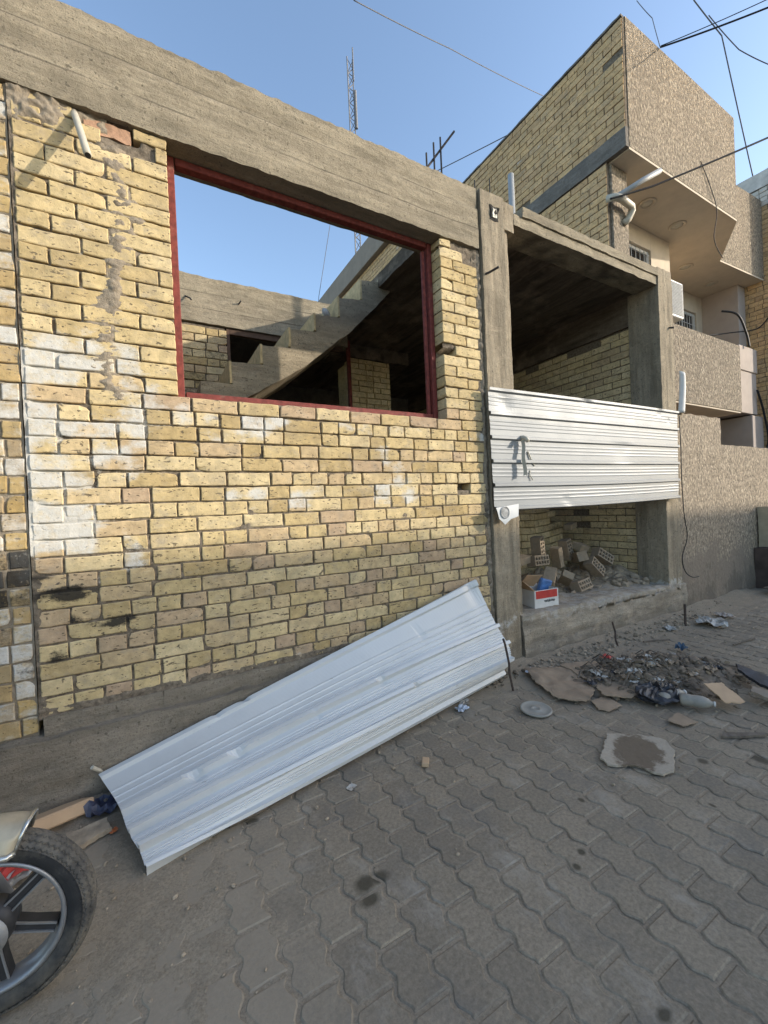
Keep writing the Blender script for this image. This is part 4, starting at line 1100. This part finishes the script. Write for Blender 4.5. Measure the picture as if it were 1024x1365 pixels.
# hollow bricks with two rows of five holes on the long face
def hollow_mesh():
    mb = MB(); L, H, D = .235, .11, .11
    xs = [-L/2]; zs = [-H/2]; 
    for i in range(5): xs += [-L/2+.016+i*.0435, -L/2+.016+i*.0435+.028]
    for j in range(2): zs += [-H/2+.017+j*.045, -H/2+.017+j*.045+.030]
    xs.append(L/2); zs.append(H/2)
    for j in range(len(zs)-1):
        for i in range(len(xs)-1):
            x0, x1, z0, z1 = xs[i], xs[i+1], zs[j], zs[j+1]
            if i % 2 == 1 and j % 2 == 1:
                d = .085; y = -D/2
                v = [(x0, y, z0), (x1, y, z0), (x1, y, z1), (x0, y, z1), (x0+.003, y+d, z0+.003), (x1-.003, y+d, z0+.003), (x1-.003, y+d, z1-.003), (x0+.003, y+d, z1-.003)]
                mb.add(v, [(0, 4, 5, 1), (1, 5, 6, 2), (2, 6, 7, 3), (3, 7, 4, 0), (4, 7, 6, 5)])
            else: mb.add([(x0, -D/2, z0), (x1, -D/2, z0), (x1, -D/2, z1), (x0, -D/2, z1)], [(0, 1, 2, 3)])
    v = [(-L/2, -D/2, -H/2), (L/2, -D/2, -H/2), (L/2, -D/2, H/2), (-L/2, -D/2, H/2), (-L/2, D/2, -H/2), (L/2, D/2, -H/2), (L/2, D/2, H/2), (-L/2, D/2, H/2)]
    mb.add(v, [(0, 4, 5, 1), (1, 5, 6, 2), (2, 6, 7, 3), (3, 7, 4, 0), (4, 7, 6, 5)])
    return mb
# rubble bed in the garage bay
rub = MB()
def rubh(x, y):
    h = .30 + .24*math.exp(-((x-4.0)/.75)**2-((y-.80)/.33)**2) + .2*math.exp(-((x-4.95)/.45)**2-((y-.55)/.4)**2) + .12*math.exp(-((x-2.9)/.4)**2-((y-.75)/.25)**2)
    h -= .03*(x-2.7)/2.6*1.2
    return h + .045*fbm(x*5, y*5, 2, 4)
rub.grid(lambda u, v: (2.74+2.3*u, .10+1.05*v, rubh(2.74+2.3*u, .10+1.05*v)-.04*max(0, 1-v*8)), 100, 50)
for i in range(420):
    a, b = rg.uniform(2.78, 5.0), rg.uniform(.16, 1.0)
    shardmesh(rub, (a, b, rubh(a, b)+.008), rg.choice((.012, .02, .03, .045, .07))*rg.uniform(.7, 1.2), rg, .5)
tag(obj('rubble', rub, M_rubble), kind='stuff')
HB = hollow_mesh(); hm = None
spots = [((4.60, .48, .66), (-.25, .55, -.25), 'hollow brick leaning highest right against the rubble in the garage bay'),
         ((4.35, .42, .57), (-.3, .75, -.15), 'hollow brick tilted steeply in the middle of the garage rubble'),
         ((4.27, .55, .68), (-.2, .2, .95), 'hollow brick seen end-on beside the steeply tilted one in the garage'),
         ((4.02, .36, .41), (-.35, -.08, .1), 'pale hollow brick lying level in front of the garage rubble'),
         ((3.62, .58, .70), (-.15, .03, .05), 'hollow brick left in the garage rubble behind the carton'),
         ((4.22, .68, .76), (-.25, 1.35, -.1), 'hollow brick standing upright at the back of the garage rubble'),
         ((3.72, .66, .83), (-.1, 1.45, .2), 'small-looking hollow brick standing topmost left under the broken partition')]
for i, (p, r, lab) in enumerate(spots):
    if hm is None: hm = mesh_of('hollow_brick', HB, M_hollow, (0, 0, 0), False)
    o = bpy.data.objects.new('hollow_brick', hm); COL.objects.link(o); o.location = p; o.rotation_euler = r
    tag(o, lab, 'hollow brick', 'hollow bricks in the garage rubble')
sb_m = None
for p, r, lab in [((3.55, .38, .56), (.1, -.5, .5), 'solid brick slanting behind the red and white carton'), ((3.98, .62, .70), (.2, 1.3, .3), 'solid brick standing on end in the middle of the garage rubble'),
                  ((4.40, .62, .78), (.4, .15, .2), 'solid brick capping the pile beside the partition hole'), ((3.86, .42, .50), (.5, .5, .9), 'broken grey brick lying low right of the carton'),
                  ((4.48, .62, .56), (.3, .9, .5), 'solid brick half buried between the tilted hollow bricks'), ((3.40, .62, .72), (.1, -.1, .1), 'solid brick laid flat over the leftmost hollow brick')]:
    if sb_m is None:
        q = MB(); rough_box(q, -.115, .115, -.055, .055, -.036, .036, .025, .004, 2, 18); sb_m = mesh_of('rubble_brick', q, M_paleclay, (0, 0, 0), True)
    o = bpy.data.objects.new('rubble_brick', sb_m); COL.objects.link(o); o.location = p; o.rotation_euler = r; tag(o, lab, 'brick', 'solid bricks in the garage rubble')
# black coil of hose at the left of the rubble
co = MB(); co.tube([(3.16+.09*math.cos(t*.5), .62+.02*math.sin(t*.9), .80+.07*math.sin(t*.5)) for t in range(30)], .014, 8)
tag(obj('hose_coil', co, M_black, smooth=True, base=(3.16, .62, .7)), 'black hose coil at the left end of the garage rubble', 'hose')
# carton
ct = thing('carton', 'open red and white carton box standing on the ledge of the garage bay', 'box', (3.22, .2, .39))
RZ = Matrix.Rotation(-.12, 3, 'Z'); CL = (3.13, .20, .372)
c1 = MB()
for bx in ((-.14, .14, -.13, -.126, 0, .16), (-.14, .14, .126, .13, 0, .16), (-.14, -.136, -.126, .126, 0, .16), (.136, .14, -.126, .126, 0, .16), (-.136, .136, -.126, .126, 0, .004)): c1.box(*bx, .0008, rot=RZ, loc=CL)
obj('carton_body', c1, simple('white_carton', (.62, .60, .56), .8, var=.08, scale=14, dirt=(.40, .36, .3), dirt_amt=.3), ct)
c2 = MB(); c2.box(-.125, .125, -.1325, -.1305, .085, .155, .0006, rot=RZ, loc=CL); c2.box(.1405, .1425, -.11, .11, .085, .155, .0006, rot=RZ, loc=CL); obj('red_band', c2, simple('red_print', (.46, .05, .04), .7, var=.15, scale=20), ct)
c3 = MB()
for i in range(13):
    a = -.03+i*.010; c3.box(a, a+rg.uniform(.003, .008), -.1327, -.1306, .045+rg.uniform(0, .008), .066+rg.uniform(-.004, .008), .0004, rot=RZ @ Matrix.Rotation(rg.uniform(-.03, .03), 3, 'Y'), loc=CL)
obj('dark_print', c3, M_rod, ct)
for nm_, (b_, r_, l_) in {'flap': ((-.14, .04, 0, .004, 0, .16), R3(.75, .1, -.12), (CL[0]-.02, CL[1]+.05, CL[2]+.165)), 'flap_side': ((-.0, .005, -.12, .12, 0, .16), R3(0, -.9, -.12), (CL[0]-.14, CL[1], CL[2]+.158))}.items():
    c4 = MB(); c4.box(*b_, .0008, rot=r_, loc=l_); obj('flap', c4, M_card2, ct)
bp_ = MB(); bp_.box(-.055, .055, -.03, .03, 0, .17, .01, rot=R3(.1, .3, -.3), loc=(CL[0]+.09, CL[1]+.02, CL[2]+.06))
blp = obj('blue_packet', bp_, simple('blue_white_packet', (.10, .23, .52), .5, var=.5, scale=9, dirt=(.6, .62, .66), dirt_amt=.4), base=(CL[0]+.13, CL[1]+.02, CL[2]+.06)); tag(blp, 'crumpled blue and white packet sticking out of the red carton', 'packet')

# garbage heap on the paving
hp = MB()
def hh(x, y):
    d = math.hypot((x-3.2)/.80, (y+.80+.3*(x-3.2))/.46); b = max(0, 1-d)
    return -.012 + .16*b**1.3 + .03*fbm(x*7, y*7, 3, 4)*min(1, b*4) + .006*b
hp.grid(lambda u, v: (2.35+2.0*u, -1.5+1.5*v, hh(2.35+2.0*u, -1.5+1.5*v)), 120, 90)
tag(obj('heap_dirt', hp, M_debrisdirt, smooth=True), kind='stuff')
mats = [('pale', M_paper, 26), ('brown', M_card, 34), ('dark', M_bag, 16), ('stone', M_debrisdirt, 420), ('leaf', M_leaf, 120), ('wood', M_wood, 60)]
for nm_, mm, cnt in mats:
    q = MB()
    for i in range(cnt):
        for _ in range(20):
            a, b = rg.gauss(3.2, .33), rg.gauss(-.80, .2)
            if math.hypot((a-3.2)/.75, (b+.80+.3*(a-3.2))/.42) < 1.0: break
        z = max(0, hh(a, b))
        if nm_ in ('stone',): shardmesh(q, (a, b, z+.006), rg.uniform(.008, .034), rg, .55)
        elif nm_ == 'wood':
            L = rg.uniform(.05, .2); t = rg.uniform(0, 6.3); q.tube([(a, b, z+.012), (a+L*math.cos(t)*.5, b+L*math.sin(t)*.5, z+.02+rg.uniform(-.01, .03)), (a+L*math.cos(t), b+L*math.sin(t), max(.008, hh(a+L*math.cos(t), b+L*math.sin(t))+.012))], rg.uniform(.002, .006), 5)
        elif nm_ == 'leaf': shardmesh(q, (a, b, z+.010), rg.uniform(.008, .026), rg, .12)
        else: crumple(q, (a, b, z), rg.uniform(.03, .10), rg, flat=.28, n=7, rz=rg.uniform(0, 6.3))
    o = obj({'pale': 'paper_scraps', 'brown': 'cardboard_scraps', 'dark': 'plastic_scraps', 'stone': 'masonry_scraps', 'leaf': 'leaf_scraps', 'wood': 'twigs'}[nm_], q, mm); tag(o, kind='stuff')
q = MB()
for i in range(26):
    a, b = rg.gauss(3.2, .28), rg.gauss(-.85, .17); shardmesh(q, (a, b, max(0, hh(a, b))+.012), rg.uniform(.03, .065), rg, .45)
tag(obj('heap_lumps', q, M_debrisdirt), kind='stuff')
def bottle(loc, rz, tilt, L, r, label, m=M_bottle):
    mb = MB(); mb.lathe([(.001, 0), (r*.8, 0), (r, .012), (r, L*.3), (r*.93, L*.36), (r, L*.42), (r, L*.66), (r*.7, L*.82), (r*.36, L*.9), (r*.36, L*.97), (.001, L*.97)], 20)
    o = bpy.data.objects.new('plastic_bottle', mesh_of('plastic_bottle', mb, m, (0, 0, 0), True)); COL.objects.link(o); BASE[o.name] = (0, 0, 0)
    c = MB(); c.lathe([(.001, L*.945), (r*.42, L*.945), (r*.42, L), (.001, L)], 14)
    k = bpy.data.objects.new('bottle_cap', mesh_of('bottle_cap', c, M_white, (0, 0, 0), True)); COL.objects.link(k); k.parent = o
    o.location = loc; o.rotation_euler = (0, PI/2+tilt, rz); tag(o, label, 'bottle', 'plastic bottles in the garbage')
bottle((2.90, -.72, .065), -.55, 0, .25, .035, 'grey plastic bottle lying on its side at the front left of the garbage heap')
bottle((2.78, -1.05, .05), -.25, -.05, .20, .034, 'dented grey bottle in the middle of three at the front of the heap')
bottle((2.86, -1.12, .055), -1.05, 0, .18, .036, 'dusty pale bottle with brown smears at the front tip of the heap')
bgm = MB()
bgm.grid(lambda u, v: (2.86+.17*math.cos(2*PI*u)*math.sin(PI*v)*(1+.4*nz(u*6, v*5, 1)), -1.0+.13*math.sin(2*PI*u)*math.sin(PI*v)*(1+.4*nz(u*6, v*5, 2)), .02+.06*(math.cos(PI*v)*.5+.5)*(1+.9*nz(math.cos(2*PI*u)*3, math.sin(2*PI*u)*3+v*7, 3))), 36, 20)
tag(obj('black_bag', bgm, M_bag, base=(2.86, -1.0, 0)), 'crumpled black plastic bag between the bottles of the garbage heap', 'bag')
def slab_poly(name, poly, z, th, m, label, cat, wob=.006, tilt=(0, 0), base=None):
    pr_ = dens(poly, .014); cx = sum(a for a, b in pr_)/len(pr_); cy = sum(b for a, b in pr_)/len(pr_)
    pr_ = [(a+.010*nz(a*22, b*22, 1)+.007*nz(a*60, b*60, 2), b+.010*nz(a*22, b*22, 4)+.007*nz(a*60, b*60, 6)) for a, b in pr_]
    mb = MB(); rings = 7; n = len(pr_); vs = []
    Z = lambda a, b: z + tilt[0]*(a-cx)+tilt[1]*(b-cy) + wob*(nz(a*5, b*5, 3)+.3) + wob*.5*nz(a*14, b*14, 8)
    for k in range(rings+1):
        f = 1-k/rings*.97
        for a, b in pr_:
            x_, y_ = cx+(a-cx)*f, cy+(b-cy)*f; vs.append((x_, y_, Z(x_, y_)+th))
    fs = [(k*n+i, k*n+(i+1) % n, (k+1)*n+(i+1) % n, (k+1)*n+i) for k in range(rings) for i in range(n)]
    fs.append(tuple(rings*n+i for i in range(n)))
    o_ = len(vs); vs += [(a, b, Z(a, b)) for a, b in pr_]
    fs += [(o_+i, o_+(i+1) % n, (i+1) % n, i) for i in range(n)]; fs.append(tuple(o_+i for i in range(n))[::-1])
    mb.add(vs, fs); return tag(obj(name, mb, m, base=(cx, cy, z)), label, cat)
slab_poly('cardboard_sheet', [(2.50, -.20), (2.78, -.33), (2.72, -.55), (2.60, -.72), (2.43, -.80), (2.36, -.74), (2.30, -.66), (2.36, -.45)], .022, .005, M_card, 'flattened brown cardboard lying left of the garbage heap, nearest the ledge', 'cardboard', .022)
slab_poly('cardboard_sheet', [(2.78, -.30), (3.06, -.42), (2.98, -.66), (2.82, -.93), (2.66, -.93), (2.56, -.82), (2.70, -.60)], .032, .005, M_card, 'flattened brown cardboard whose edge runs under the garbage heap', 'cardboard', .012)
slab_poly('cardboard_scrap', [(2.46, -.78), (2.60, -.80), (2.56, -.93), (2.44, -.92), (2.40, -.88)], .012, .004, M_card, 'small torn cardboard scrap at the front of the flattened cardboard', 'cardboard')
slab_poly('cardboard_scrap', [(3.09, -1.16), (3.22, -1.20), (3.12, -1.36), (2.99, -1.31)], .075, .006, M_card2, 'clean orange-brown cardboard piece on the front of the garbage heap', 'cardboard', .004, (0, .25))
slab_poly('cardboard_scrap', [(2.60, -1.18), (2.74, -1.16), (2.72, -1.28), (2.60, -1.26)], .012, .005, M_card, 'dark cardboard scrap under the bottles at the tip of the heap', 'cardboard')
slab_poly('shoe_sole', [(3.55, -1.17), (3.62, -1.14), (3.60, -1.30), (3.52, -1.44), (3.45, -1.44), (3.46, -1.32)], .06, .02, M_bag, 'black shoe sole at the right end of the garbage heap', 'shoe sole', .006, (.1, .15))
slab_poly('paper_bag', [(3.28, -1.34), (3.40, -1.30), (3.36, -1.44), (3.24, -1.46)], .05, .02, M_plaster_dark, 'grey-brown folded packet beside the orange-brown cardboard in the heap', 'packet', .01)
slab_poly('paper_scrap', [(3.40, -1.38), (3.48, -1.40), (3.34, -1.52), (3.26, -1.50)], .03, .006, M_paper, 'whitish torn paper at the right front of the garbage heap', 'paper', .01)
# plaster board piece
def board_mat():
    k = NT('broken_plaster_board'); xy = k.xyz()
    dx = k.math('MULTIPLY', k.math('ADD', xy[0], k.math('MULTIPLY', xy[1], .4)), 4.4); dy = k.math('MULTIPLY', k.math('SUBTRACT', xy[1], k.math('MULTIPLY', xy[0], .5)), 7.0)
    q = k.math('SUBTRACT', 1.05, k.math('SQRT', k.math('ADD', k.math('MULTIPLY', dx, dx), k.math('MULTIPLY', dy, dy))))
    f = k.ramp(k.math('ADD', q, k.math('MULTIPLY', k.math('SUBTRACT', k.noise(14, 6, .7), .5), 1.6)), (.1, 0), (.32, 1))
    n = k.noise(60, 6, .75)
    c = k.mix(n, (.27, .225, .17), (.48, .42, .335)); br = k.mix(n, (.10, .075, .05), (.20, .155, .11))
    return k.done(k.mix(k.math('MULTIPLY', f, .95), c, br), .9, k.bump(n, .5, .008), 0, .2)
slab_poly('board_piece', [(2.185, -1.07), (2.33, -1.17), (2.385, -1.26), (2.33, -1.34), (2.15, -1.425), (2.07, -1.425), (2.05, -1.38), (2.035, -1.30), (1.93, -1.235), (1.95, -1.18)], .005, .009, board_mat(), 'broken whitish board with a brown worn middle lying alone on the pavers', 'board', .006)
ld = MB(); ld.lathe([(.001, .006), (.018, .006), (.022, .010), (.030, .010), (.034, .006), (.075, .005), (.085, .009), (.092, .012), (.097, .008), (.097, .0), (.001, .0)], 40, Matrix.Translation((2.09, -.655, .012)) @ Matrix.Rotation(.03, 4, 'X'))
tag(obj('plastic_disc', ld, M_lid, smooth=True, base=(2.09, -.655, .01)), 'round translucent plastic lid on the pavers left of the cardboard', 'lid')
# paper in front of the boundary wall, red and blue bits
def litter(name, c, s, m, label, cat, rz=0, flat=.2):
    q = MB(); crumple(q, c, s, rg, flat=flat, n=8, rz=rz); return tag(obj(name, q, m, base=c), label, cat)
litter('paper_scrap', (4.95, -.45, .01), .30, M_paper, 'large crumpled white paper on the ground before the boundary wall', 'paper', .3)
litter('paper_scrap', (4.45, -.30, .01), .12, M_paper, 'small white paper near the garage ledge end and rod', 'paper', 1)
litter('paper_scrap', (5.35, -.40, .01), .16, M_plaster_pink, 'grey crumpled paper right of the large white paper', 'paper', .7)
litter('paper_scrap', (2.52, -.27, .035), .12, M_paperblue, 'bluish paper piece on the corner of the flattened cardboard', 'paper', .4, .08)
litter('wrapper', (1.72, -.37, .004), .085, M_paperblue, 'bluish silver wrapper on the pavers below the leaning sheet end', 'wrapper', .2)
litter('wrapper', (1.80, -.30, .004), .075, M_paper, 'cream wrapper beside the bluish silver one', 'wrapper', .9, .12)
litter('paper_scrap', (.79, -.66, .002), .045, M_paper, 'tiny white paper on the pavers below the leaning sheet middle', 'paper', .5, .12)
litter('wrapper', (3.25, -.40, .02), .09, M_redplastic, 'small red wrapper behind the garbage heap', 'wrapper', .2)
litter('plastic_scrap', (3.88, -.66, .03), .09, M_blueplastic, 'small blue plastic scrap on the right back of the garbage heap', 'plastic scrap', .2, .5)
litter('black_bag', (-.22, -.17, .012), .16, M_bluefoil, 'dark bluish crumpled plastic tucked under the left end of the leaning sheet', 'bag', .4, .3)
litter('wrapper', (-.55, -.40, .01), .17, M_redplastic, 'red wrapper on the dirt behind the motorcycle wheel', 'wrapper', .4, .15)
litter('paper_scrap', (-.50, -.43, .012), .12, M_paper, 'white paper strip on the dirt behind the motorcycle wheel', 'paper', .8, .12)
litter('wrapper', (-.19, -.36, .008), .03, simple('orange_plastic', (.5, .16, .06), .5), 'tiny orange chip on the dirt left of the leaning sheet', 'chip', .8, .3)
q = MB(); q.box(-.03, .03, -.018, .018, 0, .022, .003, rot=R3(.05, .05, .9), loc=(1.19, -.71, .002)); tag(obj('brick_chip', q, M_card2, base=(1.19, -.71, 0)), 'small orange-brown brick chip alone on the pavers', 'chip')
q = MB(); q.tube([(.24, -.60, .012), (.36, -.59, .014), (.47, -.55, .012)], .014, 6); tag(obj('stick', q, M_wood, base=(.35, -.58, 0)), 'grey stick poking out from under the leaning sheet edge', 'stick')
slab_poly('wood_chip', [(2.70, -1.40), (2.88, -1.52), (2.90, -1.55), (2.78, -1.50), (2.66, -1.42)], .004, .012, M_wood, 'dark splinter of wood on the pavers right of the broken board', 'wood', .006)
q = MB(); q.box(-.14, .10, -.085, .07, 0, .055, .006, rot=R3(-.35, .15, .5), loc=(-.40, -.16, .01)); tag(obj('floor_tile', q, M_card2, base=(-.4, -.16, 0)), 'brown brick slab leaning on the plinth behind the motorcycle wheel', 'slab')
slab_poly('flat_stone', [(-.36, -.30), (-.22, -.28), (-.2, -.36), (-.33, -.42)], .006, .02, M_rubble, 'flat dark stone between motorcycle wheel and leaning sheet', 'stone', .008)
q = MB(); q.tube([(-.25, -.05, .12), (-.275, -.09, .165), (-.285, -.10, .18)], .009, 7); tag(obj('rod_stub', q, M_pvc, base=(-.25, -.05, .1)), 'pale ribbed rod stub poking over the left end of the leaning sheet', 'rod')
q = MB(); q.tube([(2.20, -.36, .0), (2.16, -.37, .14), (2.14, -.39, .22), (2.10, -.40, .36), (2.085, -.40, .40)], .008, 7); tag(obj('bent_rod', q, M_rust, base=(2.2, -.36, 0)), 'bent rusty rod holding the right end of the leaning sheet', 'rod')
q = MB(); q.tube([(3.64, -.26, -.02), (3.60, -.26, .06), (3.615, -.25, .13), (3.595, -.24, .22)], .008, 7); tag(obj('bent_rod', q, M_rust, base=(3.62, -.26, 0)), 'crooked rusty rod standing in front of the garage ledge', 'rod')
q = MB(); q.tube([(4.72, -.31, -.03), (4.72, -.31, .22)], .012, 8); tag(obj('steel_stake', q, M_rust, base=(4.72, -.31, 0)), 'straight dark stake standing at the right end of the ledge', 'stake')
for a, b, t, L, lab in ((4.0, -.40, -.4, .26, 'thin dark stick on the ground between ledge and garbage heap'), (4.55, -.85, -.1, .34, 'thin dark stick on the pavers beyond the garbage heap'), (3.25, -.34, .3, .2, 'short twig on the dirt behind the flattened cardboard')):
    q = MB(); q.tube([(a-L/2*math.cos(t), b-L/2*math.sin(t), .012), (a, b, .016), (a+L/2*math.cos(t), b+L/2*math.sin(t), .012)], .007, 6); tag(obj('stick', q, M_wood, base=(a, b, 0)), lab, 'stick')
# grit: pebbles and crumbs over the paving, denser along the wall
gr = MB()
for i in range(1500):
    a = rg.uniform(-1.0, 6.0); b = -abs(rg.gauss(0, .75)) - .05
    if b < -2.4: continue
    if rg.random() > .25+.75*dust(a, b): continue
    s = rg.choice((.003, .004, .005, .007, .011)) * (1.4 if b > -.3 and a > 2.2 else 1)
    shardmesh(gr, (a, b, max(0, sand_h(a, b))+s*.3), s, rg, .7)
for i in range(260):
    a = rg.uniform(2.6, 5.3); b = -.12-abs(rg.gauss(0, .12)); shardmesh(gr, (a, b, max(0, sand_h(a, b))+.006), rg.uniform(.006, .03), rg, .6)
tag(obj('grit', gr, M_rubble), kind='stuff')
q = MB()
for i in range(160):
    a = rg.gauss(2.15, .12); b = -.14+rg.gauss(0, .05); shardmesh(q, (a, b, max(0, sand_h(a, b))+.01), rg.uniform(.006, .028), rg, .6)
tag(obj('mortar_crumbs', q, M_debrisdirt), kind='stuff')

# ------------------------------------------------------------------ LIGHT, SKY, CAMERA
K, Dn = 1.45, .565
el = math.atan2(Dn, math.hypot(K, 1)); az = math.atan2(K, -1.0)       # azimuth from +Y towards +X
sun = bpy.data.lights.new('sun', 'SUN'); sun.energy = 2.1; sun.angle = math.radians(.7); sun.color = (1.0, .91, .78)
so_ = bpy.data.objects.new('sun', sun); COL.objects.link(so_); so_.rotation_euler = Vector((-K, 1, -Dn)).to_track_quat('-Z', 'Y').to_euler(); so_.location = (5, -6, 8)
W = bpy.data.worlds.new('World'); S.world = W; W.use_nodes = True
nt = W.node_tree; bgn = nt.nodes['Background']
sk = nt.nodes.new('ShaderNodeTexSky'); sk.sky_type = 'NISHITA'; sk.sun_disc = False; sk.sun_elevation = el; sk.sun_rotation = az
sk.air_density = 1.0; sk.dust_density = 1.2; sk.ozone_density = 1.3; sk.altitude = 50
nt.links.new(sk.outputs[0], bgn.inputs[0]); bgn.inputs[1].default_value = .15
cam = bpy.data.cameras.new('camera'); co_ = bpy.data.objects.new('camera', cam); COL.objects.link(co_)
Mr = ((0.8688459566327678, -0.04334824721787823, 0.49318113620253984), (-0.49310608307256926, 0.013152366295956959, 0.869869763871377), (-0.04419382852524585, -0.9989734454548602, -0.009947904117274033))
co_.matrix_world = Matrix([(Mr[i][0], -Mr[i][1], -Mr[i][2], (0, -2.49, 1.34)[i]) for i in range(3)] + [(0, 0, 0, 1)])
cam.sensor_fit = 'VERTICAL'; cam.sensor_height = 36; cam.lens = 552.06/1365*36; cam.clip_start = .02; cam.clip_end = 1000
S.camera = co_
S.view_settings.view_transform = 'Standard'; S.view_settings.look = 'None'; S.view_settings.exposure = 1.3; S.view_settings.gamma = 1
S.render.engine = 'CYCLES'; S.cycles.max_bounces = 8
